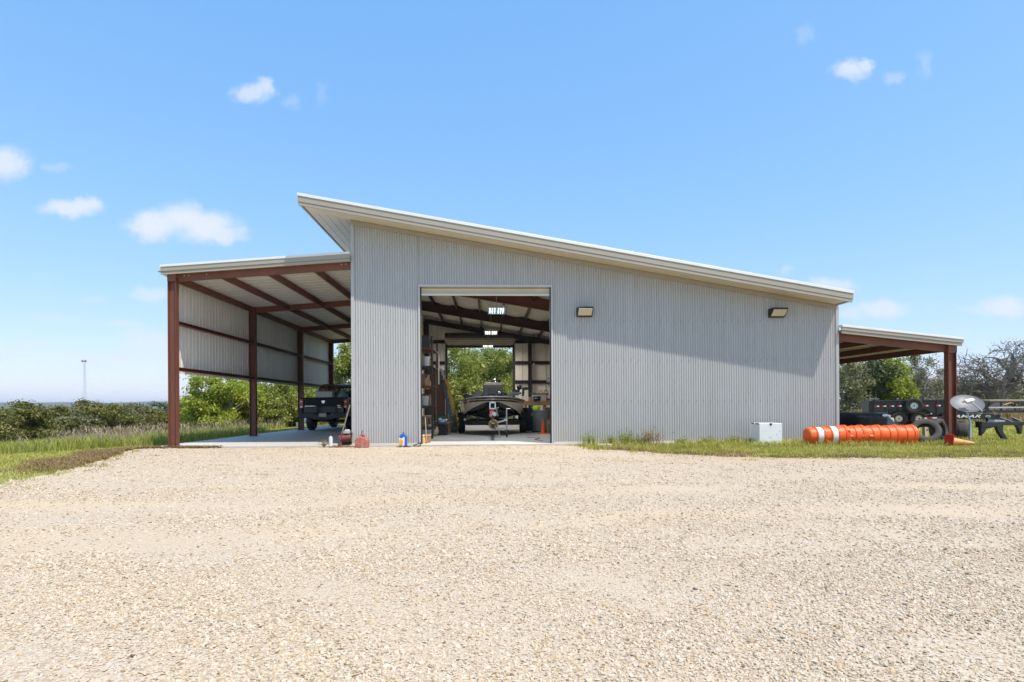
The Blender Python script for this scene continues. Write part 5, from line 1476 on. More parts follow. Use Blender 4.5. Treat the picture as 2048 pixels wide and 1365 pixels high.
# satellite dish
yd = 14.9
x, _ = P(1941, 880, yd); zb = gzf(x, yd)
t = thing('satellite_dish', 'grey satellite dish tilted skyward on a thin pole in the grass', 'satellite dish', (x, yd, zb))
cx_, cz_ = P(1933.5, 810.5, yd + .1)
cen = Vector((cx_ - x, .1, cz_ - zb))
nrm = Vector((-.22, -.60, .77)).normalized()
xax = Vector((1, -.0, .2)); xax = (xax - nrm * xax.dot(nrm)).normalized(); yax = nrm.cross(xax)
MD = Matrix((xax, yax, nrm)).transposed().to_4x4(); MD.translation = cen
pr = [(0, 0)] + [(r, .09 * (r / .39) ** 2) for r in np.linspace(.04, .385, 10)] + [(.392, .092), (.392, .082), (.38, .078)] + [(r, .09 * (r / .39) ** 2 - .012) for r in np.linspace(.36, .04, 8)] + [(0, -.012)]
MB().lathe(pr, 44, MD @ Matrix.Diagonal((1, .93, 1, 1)) @ Matrix.Translation((0, 0, -.03))).build('reflector', M_['dish'], t, smoothed=True)
q = MB(); back = cen - nrm * .06
q.tube([(0, 0, -.1), (0, 0, .62), tuple(back + Vector((0, 0, -.12))), tuple(back)], .024, 10); q.build('pole', M_['steel'], t, smoothed=True)
foot = cen + MD.to_3x3() @ Vector((.1, -.385, .05))
tip = cen + MD.to_3x3() @ Vector((-.08, -.1, .25))
MB().tube([tuple(back), tuple(foot - nrm * .1), tuple(foot), tuple(tip)], .02, 8).build('feed_arm', M_['greylt'], t)
q = MB(); q.cbox(tip, (.22, .1, .07), MD.to_3x3()); q.cbox(tip + MD.to_3x3() @ Vector((.0, .0, -.06)), (.12, .07, .06), MD.to_3x3())
for dx in (-.08, 0, .08):
    a = tip + MD.to_3x3() @ Vector((dx, .03, -.02)); q.cyl(tuple(a), tuple(a + MD.to_3x3() @ Vector((0, .07, -.07))), .03, 10)
q.build('receiver_head', M_['white'], t, bevel=.008)
# cone lying on its side
def cone_mb(h=.7, r=.12, b=.19):
    return MB().lathe([(b * .62, .03), (r, .035), (r * .96, .06), (.028, h - .02), (.022, h), (.018, h - .01), (r * .8, .05), (b * .5, 0)], 28, caps=False)
def cone(name_label, loc, rot=None, h=.7, b=.19, base=None):
    t = thing('traffic_cone', name_label, 'traffic cone', loc)
    if rot: t.rotation_euler = rot
    cone_mb(h, h * .17, b).build('cone', M_['cone'] if not base else M_['orange_pale'], t, smoothed=True, sharp=50)
    MB().box(-b, b, -b, b, 0, .03).build('base', M_[base] if base else M_['cone'], t, bevel=.012)
    return t
x, y = P(1897, 885, 14.1)[0], 14.1
t = cone('orange cone knocked over in the grass, its red square base facing out', (x, y, gzf(x, y) + .155), (0, R(97), R(22)), .62, .17, 'red')
t.rotation_euler = (R(0), R(95), R(-8))
# implement: black steel toolbar with tapered shanks
yI = 15.6; xi, zi = P(1958, 845, yI); gi = gzf(xi, yI)
t = thing('steel_implement', 'black steel bumper frame standing on tapered legs at the edge of the grass', 'bumper', (xi, yI, gi))
k_ = 1 / 71.
def px_(u, v): a, b = P(u, v, yI); return a - xi, b - gi
A = px_(1958, 846); B = px_(2052, 844)
q = MB(); q.bar((A[0] - .02, 0, A[1] - .03), (B[0], 0, B[1] - .04), .2, .1); q.prism([px_(1956, 843), px_(1990, 847), px_(1990, 853), px_(1957, 856)], 'y', -.11, .11)
q.build('crossbar', M_['black_satin'], t, bevel=.015)
for pol in ([px_(1955.5, 846), px_(1984, 854), px_(1968, 858), px_(1961, 868), px_(1956.5, 872)],
            [px_(1986, 850), px_(2001, 850), px_(2000, 862), px_(2009, 878), px_(2001, 878), px_(1991, 864)],
            [px_(2026, 849), px_(2040, 847), px_(2037, 868), px_(2034, 868), px_(2031, 857)]):
    MB().prism(pol, 'y', -.10, .0).build('leg', M_['black_satin'], t, bevel=.008)
q = MB(); q.prism([px_(1994, 836), px_(2008, 839), px_(2052, 841), px_(2052, 846), px_(1994, 845)], 'y', .3, .38); q.tube([px_(2012, 836)[:1] + (.2,) + px_(2012, 836)[1:], px_(2026, 845)[:1] + (.0,) + px_(2026, 845)[1:]], .03, 8); q.tube([px_(2036, 836)[:1] + (.2,) + px_(2036, 836)[1:], px_(2046, 846)[:1] + (.0,) + px_(2046, 846)[1:]], .03, 8)
q.build('upper_brackets', M_['black_satin'], t)
MB().prism([px_(1996, 840), px_(2020, 841), px_(2016, 845), px_(1994, 845)], 'y', .1, .3).build('pale_plate', M_['greylt'], t)
# black truck bed lying under the lean-to
yT = 18.6; xa, za = P(1677, 826, yT); xb = P(1754, 826, yT)[0]; g0 = gzf(xb, yT)
t = thing('truck_bed', 'discarded black pickup bed under the lean-to with bluish top edge', 'truck bed', ((xa + xb) / 2, yT, g0))
wl = (xb - xa) / 2 + .35; zt_ = za - g0
q = MB(); q.box(-wl, wl, 0, .07, .12, zt_ - .02); q.box(-wl, wl, 1.4, 1.47, .12, zt_ - .02); q.box(-wl, -wl + .06, .07, 1.4, .12, zt_ - .02); q.box(-wl, wl, .07, 1.4, .1, .16); q.build('shell', M_['truck'], t, bevel=.01)
q = MB(); q.bar((-wl, .02, zt_), (wl, .02, zt_ - .03), .14, .05); q.bar((-wl, 1.44, zt_), (wl, 1.44, zt_ - .03), .14, .05); q.build('top_edge', M_['navy'], t, bevel=.01)
q = MB(); q.prism([(-.5, .13), (.4, .13), (.3, .32), (.05, .42), (-.2, .42), (-.42, .32)], 'y', -.03, -.004); q.build('wheel_arch', M_['black'], t)
MB().cbox((wl - .05, -.02, zt_ - .12), (.28, .05, .13), Matrix.Rotation(R(15), 3, 'Y')).build('corner_cap', M_['greylt'], t)
# broken dark panels between the truck bed and the trailer
for i, (u, v, y, wdt, hg, tl, mm, lab) in enumerate(((1768, 848, 17.6, .75, .74, 52, 'black', 'black broken panel propped by the knobbly tire'), (1790, 848, 17.2, .5, .66, 58, 'grey', 'dark grey sheet slanting in front of the dump trailer wheel'),
                                              (1857, 852, 17.4, .12, .6, 82, 'wood_old', 'grey weathered post stub standing under the dump trailer'))):
    x = P(u, v, y)[0]
    t = thing('broken_panel' if i < 2 else 'post_stub', lab, 'panel' if i < 2 else 'post', (x, y, gzf(x, y)), rz=R(-8 + 10 * i))
    a = R(tl)
    MB().cbox((0, .12, hg * .5), (wdt, .03 if i < 2 else .1, hg * 1.2), Matrix.Rotation(-(math.pi / 2 - a), 3, 'X') @ Matrix.Rotation(R((14, -28, 6)[i]), 3, 'Y')).build('sheet', M_[mm], t, bevel=.004)
    MB().tube([(wdt * .2, .2, 0), (wdt * .15, .05, hg * .5)], .02, 6).build('prop', M_['twig'], t)
x, y = P(1165 + 45, 893, 14.6)[0], 14.9
x = P(1207, 892, 15.0)[0]
t = thing('flat_stone', 'flat pale stone lying in the grass below the wall', 'stone', (x, 14.9, gzf(x, 14.9)))
MB().prism([(-.18, -.07), (.16, -.09), (.22, .02), (.1, .1), (-.14, .09), (-.22, .0)], 'z', 0, .09).build('body', mat('pale_stone', (.5, .46, .4), .9, 0, .15, 8, bump=.4), t, bevel=.02)
x = P(1398, 884, 15.4)[0]
t = thing('wood_block', 'small dark wooden block at the foot of the wall', 'block', (x, 15.4, gzf(x, 15.4)))
MB().box(-.06, .06, -.06, .06, -.01, .1).build('body', M_['wood_brown'], t, bevel=.01); MB().cyl((0, -.064, .05), (0, -.059, .05), .012).build('knot', M_['black'], t)

# ================================================================ inside the workshop
def inside(name, label, cat, u, y, z=0, rz=0, group=None):
    return thing(name, label, cat, (P(u, 830, y)[0], y, z), rz, group)
# shelf rack on the left wall
shx = P(846, 800, 19.0)[0]
t = thing('shelf_rack', 'tall dark steel shelf rack full of clutter along the left inner wall', 'shelf', (shx, 19.6, 0))
q = MB()
for yy in (-.9, .95):
    for xx in (-.42, .3): q.box(xx, xx + .06, yy, yy + .05, 0, 3.35)
q.build('uprights', M_['frame_dark'], t)
for z in (.35, 1.05, 1.7, 2.35, 2.95):
    s = MB().box(-.42, .36, -.9, 1.0, z, z + .03); s.box(-.4, .34, -.92, -.901, z - .06, z + .03); s.build('shelf', M_['wood_brown'] if z in (1.7, 2.95) else M_['frame_dark'], t)
g = np.random.default_rng(77)
items = [('card_dark', 'cardboard_box', 'brown cardboard carton'), ('grey', 'storage_bin', 'grey storage bin'), ('navy', 'storage_bin', 'navy storage bin'), ('greylt', 'paint_bucket', 'pale paint bucket'), ('card_dark', 'cardboard_box', 'dusty cardboard carton'), ('black', 'tool_case', 'black tool case')]
shelf_words = {.35: 'lowest', 1.05: 'second lowest', 1.7: 'middle', 2.35: 'second highest', 2.95: 'top'}
placed = 0
for z in (.35, 1.05, 1.7, 2.35, 2.95):
    order = g.permutation(6)[:2]
    for s, k_ in enumerate(order):
        mm, nm, lb = items[k_]
        yy = 19.6 + (-.6 if s == 0 else .45); h = g.uniform(.2, .4); wv = g.uniform(.3, .42)
        o = thing(nm, f"{lb} on the {shelf_words[z]} shelf, {'front' if s == 0 else 'back'} half of the dark rack", 'box' if 'box' in nm or 'bin' in nm or 'case' in nm else 'bucket', (shx + g.uniform(-.05, .08), yy, z + .031), R(g.uniform(-12, 12)))
        if nm == 'paint_bucket':
            MB().lathe([(0, 0), (.13, 0), (.15, .3), (.155, .3), (.155, .32), (0, .32)], 20).build('body', M_[mm], o, smoothed=True); MB().tube([(-.155, 0, .28), (-.1, -.1, .12), (.1, -.1, .12), (.155, 0, .28)], .005, 5).build('handle', M_['steel'], o)
        else:
            MB().box(-wv / 2, wv / 2, -.25, .25, 0, h).build('body', M_[mm], o, bevel=.01); MB().box(-wv / 2 - .012, wv / 2 + .012, -.262, .262, h + .001, h + .03).build('lid', M_['card_dark'] if mm == 'card' else M_[mm], o, bevel=.006)
# yellow thing hung high by the door jamb
o = inside('tow_strap', 'yellow strap bundle hanging high beside the rack', 'strap', 843.5, 21.4, 3.05)
MB().tube([(0, 0, .8), (-.06, 0, .4), (0, -.03, .0), (.08, 0, .35), (.02, 0, .8)], .045, 8).build('webbing', mat('yellow_webbing', (.6, .36, .02), .8), o); MB().box(-.02, .06, -.02, .03, .8, .9).build('hook', M_['steel'], o)
# antler like rack of tools on top
o = inside('rake', 'rake and metal tubes leaning behind the shelf rack', 'tools', 866, 22.0, 0, 0)
q = MB(); q.tube([(0, 0, 0), (-.05, .1, 3.1)], .02, 6); q.tube([(.12, 0, 0), (.13, .1, 2.75)], .03, 8); q.build('handles', M_['wood'], o)
q = MB()
for a in range(5): q.tube([(-.05, .1, 3.05), (-.2 + .08 * a, .05, 3.22), (-.24 + .1 * a, -.02, 3.18)], .012, 5)
q.bar((-.25, .05, 3.15), (.18, .05, 3.15), .02, .02); q.build('tines', M_['black'], o)
MB().tube([(.22, 0, 1.9), (.23, .05, 3.0)], .03, 8).build('pvc_pipe', M_['white'], o)
# red-brown cabinet door leaning
o = inside('cabinet_panel', 'dark red brown wooden panel standing upright behind the shelf rack', 'panel', 874, 23.2, .55)
hz_ = P(874, 741, 23.2)[1]
MB().box(-.33, .33, 0, .05, 0, hz_ - .55).build('board', M_['wood_brown'], o, bevel=.008)
q = MB()
for zz in np.arange(.1, hz_ - .6, .17): q.box(-.28, .28, -.012, -.002, zz, zz + .13)
q.build('slats', M_['wood_brown'], o)
MB().box(-.3, .3, .06, .6, -.55, -.02).build('stand', M_['card_dark'], o)
# ladder: two fibreglass step ladders folded, leaning
def ladder(u0, v0, u1, v1, y, label, mm, rungs):
    x0, z0 = P(u0, v0, y - .5); x1, z1 = P(u1, v1, y + .1)
    o = thing('step_ladder', label, 'ladder', (x0, y - .5, 0))
    dx, dz = x1 - x0, z1
    for s in (0, 1):
        MB().bar((s * .04, .42 * s, 0), (dx + s * .02, .5 + .3 * s, dz), .03, .09, up=(1, 0, 0)).build('rail', M_[mm], o)
    q = MB()
    for f in np.linspace(.08, .95, rungs): q.bar((dx * f, .5 * f, dz * f), (.04 + (dx - .02) * f, .42 + .38 * f, dz * f), .07, .02)
    q.build('rungs', M_['alu'], o)
    MB().cbox((dx, .62, dz + .02), (.1, .42, .06)).build('top_cap', M_['black'], o)
    return o
ladder(914, 851, 893, 758, 24.0, 'yellow folding ladder with bright rivets leaning towards the back door', 'yellow', 8)
ladder(908, 849, 886, 765, 23.2, 'dark blue folding ladder in front of the yellow ladder', 'ladder_blue', 8)
o = inside('plastic_sheet', 'pale plastic sheet draped over the top of the wooden panel', 'sheet', 884, 23.3, 0)
MB().tube([(-.12, 0, 2.55), (.02, -.05, 2.5), (.08, -.05, 2.2), (.06, 0, 1.5)], [.07, .09, .07, .03], 8).build('drape', M_['greylt'], o, smoothed=True); MB().box(-.03, .03, -.02, .02, 0.0, 1.55).build('post', M_['wood'], o)
# heap on the floor, left of the boat
def floor_box(nm, label, u, y, w, d, h, m1, m2=None, z=0, rz=0, cat='box'):
    o = inside(nm, label, cat, u, y, z, R(rz))
    MB().box(-w / 2, w / 2, -d / 2, d / 2, 0, h).build('body', M_[m1], o, bevel=.01)
    MB().box(-w / 2 - .01, w / 2 + .01, -d / 2 - .01, d / 2 + .01, h + .001, h + .035).build('lid', M_[m2 or m1], o, bevel=.006)
    return o
floor_box('storage_bin', 'black floor bin heaped with blue wrappings', 878, 20.9, .62, .45, .36, 'black', 'black')
o = inside('blue_wrapping', 'pale blue crumpled wrapping heaped in the black floor bin', 'wrapping', 879, 20.9, .395)
q = MB(); g = np.random.default_rng(5)
for _ in range(9): q.sph((g.uniform(-.24, .24), g.uniform(-.15, .15), g.uniform(.04, .16)), (g.uniform(.08, .15), .1, g.uniform(.05, .11)), 8, 5)
q.build('sheets', mat('blue_wrap', (.3, .38, .5), .4, 0, .3, 10), o); MB().tube([(-.2, -.16, .1), (0, -.2, .2), (.2, -.16, .08)], .01, 5).build('string', M_['white'], o)
floor_box('white_crate', 'white box with red foot on the floor by the roller door jamb', 854, 19.2, .26, .3, .34, 'white', 'white', z=.06)
MB().box(-.14, .14, -.17, .16, 0.0, .055).build('foot', M_['red'], bpy.data.objects['white_crate']).location = (0, 0, -.056)
floor_box('plywood_sheet', 'rough brown board standing on edge behind the white box', 862, 19.9, .12, .5, .62, 'wood', 'wood', cat='board', rz=8)
floor_box('cardboard_box', 'brown carton between the black bin and the blue ladder', 891, 21.6, .34, .4, .42, 'card_dark', 'card')
floor_box('cardboard_box', 'orange printed carton at the foot of the yellow ladder', 898, 23.4, .3, .35, .5, 'yellow', 'card')
floor_box('green_crate', 'stacked green crates against the wooden panel', 876, 22.3, .6, .4, .3, 'green_box', 'black', z=.4, cat='crate')
floor_box('pallet_box', 'dusty wooden box under the green crates', 876, 22.3, .66, .45, .36, 'wood_brown', 'card_dark', cat='box')
floor_box('grey_tote', 'grey tote piled in the clutter beneath the rack', 853, 21.2, .5, .5, .4, 'grey', 'greylt')
floor_box('parts_carton', 'open carton of parts on top of the grey tote', 853, 21.2, .36, .34, .24, 'card', 'white', z=.44, rz=10)
g = np.random.default_rng(6)
for i in range(5):
    u, y = (850, 858, 866, 869, 888)[i], (20.4, 20.7, 20.2, 21.5, 22.2)[i]
    o = inside('work_bag', ['grey rag heap beside the rack foot', 'black canvas bag near the rack foot', 'tan canvas bag beside the black bin', 'dark bag stuffed behind the tan bag', 'reddish bag next to the wooden box'][i], 'bag', u, y)
    mm = ['greylt', 'black', 'wood_old', 'grey', 'red_faded'][i]
    q = MB().sph((0, 0, .16), (.2, .18, .17), 12, 8); q.sph((.08, 0, .27), (.1, .1, .09), 10, 6); q.build('body', M_[mm], o, smoothed=True); MB().tube([(-.1, -.05, .3), (0, -.08, .4), (.1, -.05, .3)], .012, 6).build('strap', M_['black'], o)
# yellow bottle and long stick at the jamb
x = P(848.5, 880, 16.35)[0]
o = thing('spray_bottle', 'yellow spray bottle on the slab just inside the roller door', 'bottle', (x, 16.2, 0))
MB().lathe([(0, 0), (.045, 0), (.048, .02), (.045, .12), (.03, .17), (.014, .19), (.014, .21), (0, .21)], 16).build('body', mat('yellow_liquid_bottle', (.62, .42, .12), .3), o, smoothed=True)
MB().box(-.035, .02, -.012, .012, .21, .25).build('trigger_head', M_['white'], o, bevel=.004)
o = thing('small_carton', 'small tan carton behind the yellow spray bottle', 'box', (x + .05, 16.6, 0)); MB().box(-.08, .1, -.08, .08, 0, .2).build('body', M_['card'], o); MB().box(-.085, .105, -.085, .085, .2, .23).build('flap', M_['orange_pale'], o)
o = thing('broom_stick', 'pale stick leaning inside the roller door jamb', 'stick', (DL + .1, 16.3, 0)); MB().tube([(0.02, 0, 0), (-.03, .1, .75)], .014, 6).build('shaft', M_['wood_old'], o); MB().sph((.02, 0, .02), .025).build('ferrule', M_['red'], o)
# right side: bins, bench, cone
y = 22.6
o = inside('trash_can', 'round grey trash can behind the small orange cone', 'trash can', 1082, y)
MB().lathe([(0, 0), (.29, 0), (.3, .02), (.345, .82), (.365, .83), (.365, .87), (.34, .87), (.29, .05), (0, .05)], 32).build('body', M_['grey'], o, smoothed=True, sharp=40)
q = MB(); q.lathe([(.3, .0), (.38, .0), (.38, .05), (.3, .05)], 24); q.build('foot_ring', M_['black'], o)
for s in (-1, 1): MB().box(s * .36 - .03, s * .36 + .03, -.09, .09, .66, .74).build('handle', M_['grey'], o, bevel=.01)
o = inside('work_vest', 'neon yellow vest stuffed on the rim of the grey trash can', 'vest', 1072, y - .2, .86)
q = MB(); q.sph((0, 0, .08), (.16, .12, .11), 12, 8); q.sph((.06, -.06, .12), (.09, .08, .08), 10, 6); q.build('cloth', M_['neon'], o, smoothed=True)
MB().sph((-.14, .02, .08), (.09, .08, .09), 10, 6).build('dark_trim', M_['navy'], o, smoothed=True)
o = inside('black_tub', 'dark blue bin standing behind the grey trash can', 'bin', 1059, 24.2)
MB().lathe([(0, 0), (.24, 0), (.27, .92), (.29, .92), (.29, .96), (.26, .96), (.23, .05), (0, .05)], 28).build('body', M_['navy'], o, smoothed=True); MB().lathe([(.27, .7), (.285, .7), (.285, .74), (.27, .74)], 28).build('rib', M_['navy'], o)
x, zc1 = P(1086.2, 867, 21.3)
cone('small bright orange cone standing on the workshop floor', (x, 21.3, 0), None, .53, .17)
o = inside('workbench', 'wooden workbench with worn brown top along the back corner', 'workbench', 1076, 27.0)
xw0, xw1 = P(1048, 810, 27)[0] - o.location.x, P(1106, 810, 27)[0] - o.location.x + 2.5
zt_b = P(1070, 802.5, 27)[1]
MB().box(xw0, xw1, -.4, .5, zt_b - .2, zt_b).build('top', M_['wood'], o, bevel=.01)
for xx in (xw0 + .05, xw0 + .95, xw1 - .2):
    for yy in (-.36, .38): MB().box(xx, xx + .09, yy, yy + .09, 0, zt_b - .201).build('leg', M_['wood'], o)
MB().box(xw0 + .1, xw1 - .1, -.3, .4, .3, .34).build('lower_shelf', M_['wood_brown'], o)
def bench(nm, label, u, w, d, h, m1, cat, dz=0, y=26.9):
    q = inside(nm, label, cat, u, y, zt_b + .002 + dz)
    MB().box(-w / 2, w / 2, -d / 2, d / 2, 0, h).build('body', M_[m1], q, bevel=.012); return q
q = bench('bench_machine', 'pale grey machine box with dark dial on the workbench', 1078, .68, .4, .30, 'greylt', 'machine')
MB().box(-.1, .06, -.215, -.201, .02, .22).build('dial_panel', M_['black'], q)
q = bench('saw_table', 'flat dark saw resting on top of the grey machine box', 1077, .9, .3, .05, 'black', 'saw', .302)
MB().tube([(.02, 0, .05), (.08, 0, .16), (.16, 0, .2), (.2, 0, .05)], .02, 6).build('guard', M_['yellow'], q); MB().bar((-.4, 0, .06), (-.1, 0, .07), .05, .03).build('fence', M_['grey'], q)
q = bench('red_white_jug', 'red and white jug beside the grey machine box', 1095, .22, .2, .28, 'white', 'jug'); MB().box(-.06, .13, -.115, -.101, .02, .12).build('label_patch', M_['red'], q); MB().cyl((0, 0, .28), (0, 0, .36), .05, 12).build('cap', M_['greylt'], q)
q = bench('bench_vise', 'dark bench vise at the front edge of the workbench', 1071, .2, .22, .2, 'black', 'vise', 0, 26.65); MB().cyl((0, -.25, .12), (0, .1, .12), .03, 10).build('spindle', M_['steel'], q); MB().bar((-.09, -.26, .12), (.09, -.26, .12), .02, .02).build('handle', M_['steel'], q)
q = floor_box('cardboard_box', 'brown carton tucked behind the grey trash can', 1101, 23.8, .5, .5, .95, 'card_dark', 'card'); 
q = floor_box('cardboard_box', 'tan carton on the floor beside the roller door track', 1101, 21.9, .28, .5, .5, 'card', 'card_dark')
q = floor_box('green_chest', 'dark green chest beside the tan carton', 1103, 21.2, .2, .4, .32, 'green_box', 'black', cat='chest')
o = inside('drop_cord', 'thin cord with a white pendant hanging in front of the back wall', 'cord', 1068.5, 29.5, P(1068, 727, 29.5)[1])
MB().tube([(0, 0, 0), (0, 0, zt(o.location.x) - .3 - o.location.z)], .012, 5).build('cable', M_['black'], o); MB().cyl((0, 0, -.1), (0, 0, 0), .03, 10).build('plug', M_['white'], o)
o = inside('wall_box', 'small pale switch box on the back wall girt', 'switch box', 1098, 31.35, P(1098, 761, 31.35)[1] - .12); MB().box(-.12, .12, -.08, .1, 0, .26).build('case', M_['greylt'], o, bevel=.01); MB().box(-.05, .05, -.095, -.081, .08, .18).build('cover', M_['white'], o)
# hose and extension leads on the floor
st = MB(); st.tube([(DR - .15, 16.9, .008), (DR - .35, 17.6, .008), (DR - .12, 18.3, .008), (DR - .5, 18.8, .008)], .007, 6)
tag(st.build('extension_lead', M_['red_dark']), 'red extension lead on the workshop floor', 'lead')

# paint cans and small tins about the rack and the bench
g = np.random.default_rng(91)
spots = [('rusty', 'rust_spot', 847, 20.0, 1.08, 'rusty tin on the second lowest shelf of the dark rack'), ('blue', 'blue', 850, 19.4, 1.73, 'blue tin at the front of the middle shelf'),
         ('yellow', 'yellow', 852, 19.9, 2.38, 'yellow tin on the second highest shelf'), ('red', 'red_dark', 848, 19.3, .38, 'dark red tin on the lowest shelf'),
         ('white', 'white', 857, 20.6, 0, 'small white tin on the floor by the rack foot'), ('grey', 'grey', 863, 20.9, 0, 'grey tin on the floor behind the brown board'),
         ('tan', 'wood_old', 1060, 26.8, None, 'tan tin at the boat end of the workbench'), ('black', 'black', 1066, 26.95, None, 'black tin beside the tan tin on the workbench')]
for nm, mm, u, y, z, lab in spots:
    o = inside('paint_tin', lab, 'tin', u, y, zt_b + .002 if z is None else z)
    MB().lathe([(0, 0), (.08, 0), (.082, .01), (.08, .17), (.083, .175), (.083, .19), (.07, .19), (.07, .18), (0, .18)], 18).build('can', M_[mm], o, smoothed=True, sharp=40)
    MB().tube([(-.083, 0, .16), (-.06, -.08, .08), (.06, -.08, .08), (.083, 0, .16)], .004, 5).build('handle', M_['steel'], o)
for i, (u, y, z, mm, lab) in enumerate(((849, 18.8, 2.3, 'black', 'black coiled cable hung on the front upright of the rack'), (856, 20.7, 2.0, 'orange_pale', 'orange coiled cord hung on the back upright of the rack'), (1092, 31.3, 1.9, 'yellow', 'yellow coiled cord on the back wall above the workbench'))):
    o = inside('coiled_cord', lab, 'cord', u, y, z)
    q = MB()
    for r in (.11, .125, .14): q.tube([(r * math.cos(a) * .8, -.04, r * math.sin(a) * 1.3 - .15) for a in np.linspace(0, 6.28, 15)], .012, 6)
    q.build('loops', M_[mm], o); MB().tube([(0, .05, .05), (0, -.06, .03), (0, -.06, .08)], .008, 5).build('hook', M_['steel'], o)
# ================================================================ trees and bushes
M_['leaf_jun'] = leaf_mat('juniper_foliage', [(.06, .07, .02), (.125, .135, .036), (.215, .205, .06), (.30, .26, .10)], .2, .65, .6)
M_['leaf_grey'] = leaf_mat('grey_green_foliage', [(0.094, 0.106, 0.050), (0.150, 0.163, 0.075), (0.225, 0.219, 0.119), (0.300, 0.269, 0.175)], .15, .7, .7)
M_['leaf_green'] = leaf_mat('bright_green_foliage', [(.15, .19, .028), (.28, .335, .045), (.42, .455, .08), (.54, .53, .17)], .35, .5, .6)
M_['leaf_oak'] = leaf_mat('live_oak_foliage', [(0.112, 0.138, 0.027), (0.213, 0.250, 0.050), (0.325, 0.356, 0.094), (0.450, 0.450, 0.175)], .3, .5, .7)
M_['leaf_lime'] = leaf_mat('yellow_green_foliage', [(.17, .21, .022), (.29, .33, .04), (.41, .42, .08)], .35, .5, .6)
M_['leaf_bare'] = leaf_mat('sparse_grey_foliage', [(0.213, 0.188, 0.138), (0.275, 0.244, 0.181), (0.237, 0.244, 0.138)], .1, .8, .8)
M_['leaf_dark'] = leaf_mat('dark_green_foliage', [(0.044, 0.065, 0.025), (0.075, 0.100, 0.033), (0.125, 0.144, 0.050)], .12, .6, .6)

M_['bark_dark'] = mat('dark_oak_bark', (.14, .122, .105), .9, 0, .3, 3)
def crown_arrays(c, rad, nclump, nleaf, leaf, seed, spread=.2, lobes=.28, flat=.0, inner=.35):
    """leaf sized faces gathered in clumps through the volume of an uneven crown"""
    g = np.random.default_rng(seed)
    d = g.normal(0, 1, (nclump, 3)); d /= np.linalg.norm(d, axis=1)[:, None]
    ph = g.uniform(0, 6.28, 6)
    az = np.arctan2(d[:, 1], d[:, 0])
    lob = 1 + lobes * (np.sin(az * 2 + ph[0]) * .4 + np.sin(az * 3 + d[:, 2] * 3 + ph[1]) * .35 + np.sin(az * 5 - d[:, 2] * 5 + ph[2]) * .3 + g.normal(0, .35, nclump))
    rr = (inner + (1 - inner) * g.random(nclump) ** .55) * lob
    cl = d * rr[:, None]
    cl[:, 2] = np.where(cl[:, 2] < 0, cl[:, 2] * (1 - flat), cl[:, 2])
    wts = g.uniform(.4, 1.6, nclump); idx = g.choice(nclump, nleaf, p=wts / wts.sum())
    sp = spread * g.uniform(.55, 1.25, nclump)
    p = cl[idx] + g.normal(0, 1, (nleaf, 3)) * sp[idx][:, None] * np.array([1, 1, .75])
    p = p * np.asarray(rad) + np.asarray(c)
    u = g.normal(0, 1, (nleaf, 3)); u /= np.linalg.norm(u, axis=1)[:, None]
    v = np.cross(u, g.normal(0, 1, (nleaf, 3)) + np.array([0, 0, .8])); v /= np.linalg.norm(v, axis=1)[:, None] + 1e-9
    s = leaf * np.exp(g.normal(0, .35, nleaf))[:, None]
    A, B = u * s, v * s * .62
    V = np.stack([p - A, p + B * .9 - A * .1, p + A, p - B * .9 - A * .1], 1).reshape(-1, 3)
    return V, np.arange(nleaf * 4).reshape(-1, 4), cl * np.asarray(rad) + np.asarray(c)

def limbs(mb, base, targets, r0, g, sag=.0, n=5):
    base = Vector(base)
    for T in targets:
        T = Vector(T); pts, rr = [], []
        k1 = Vector((g.normal(0, .12), g.normal(0, .12), 0)) * (T - base).length
        for i in range(n + 1):
            f = i / n
            p = base.lerp(T, f) + k1 * math.sin(f * math.pi) + Vector((g.normal(0, .03), g.normal(0, .03), g.normal(0, .03))) * (T - base).length * (0 < i < n)
            p.z += sag * math.sin(f * math.pi) * (T - base).length
            pts.append(p); rr.append(r0 * (1 - .82 * f))
        mb.tube(pts, rr, 6)

def tree(name, label, cat, x, y, h, rx, leafm, seed, nleaf=7000, leaf=.09, low=.12, ry=None, nclump=70, spread=.2, bark='bark', nl=12, trunk_r=.14, group=None, flat=.0, lobes=.28, zoff=0, stems=3, twigs=0):
    g = np.random.default_rng(seed + 1000)
    z = gzf(x, y) + zoff
    t = thing(name, label, cat, (x, y, z), group=group)
    ry = ry or rx; rz_ = h * (1 - low) / 2
    V, Fq, cl = crown_arrays((0, 0, h * low + rz_), (rx, ry, rz_), nclump, nleaf, leaf, seed, spread, lobes, flat)
    V[:, 2] = np.maximum(V[:, 2], .02)
    np_mesh('crown', V, Fq, M_[leafm], t)
    tm = MB()
    sel = cl[g.permutation(len(cl))[:nl]]
    hub = Vector((g.normal(0, .1), g.normal(0, .1), h * max(low, .12) * .9 + .1))
    tm.tube([(0, 0, -.2), (hub.x * .5, hub.y * .5, hub.z * .5), tuple(hub)], [trunk_r * 1.25, trunk_r, trunk_r * .85], 8)
    limbs(tm, hub, sel, trunk_r * .55, g)
    for _ in range(stems):
        a = g.uniform(0, 6.28); limbs(tm, (g.normal(0, .1), g.normal(0, .1), -.1), [(rx * .6 * math.cos(a), ry * .6 * math.sin(a), h * g.uniform(.4, .8))], trunk_r * .6, g)
    if twigs:
        for _ in range(twigs):
            q = Vector(cl[g.integers(len(cl))]); e = q + Vector((g.normal(0, .25), g.normal(0, .25), g.normal(.05, .3))) * rx * .5
            tm.tube([q, (q + e) / 2 + Vector((0, 0, .05)), e], [.02, .014, .005], 4)
    tm.build('trunk', M_[bark], t, smoothed=True, fix=False)
    return t

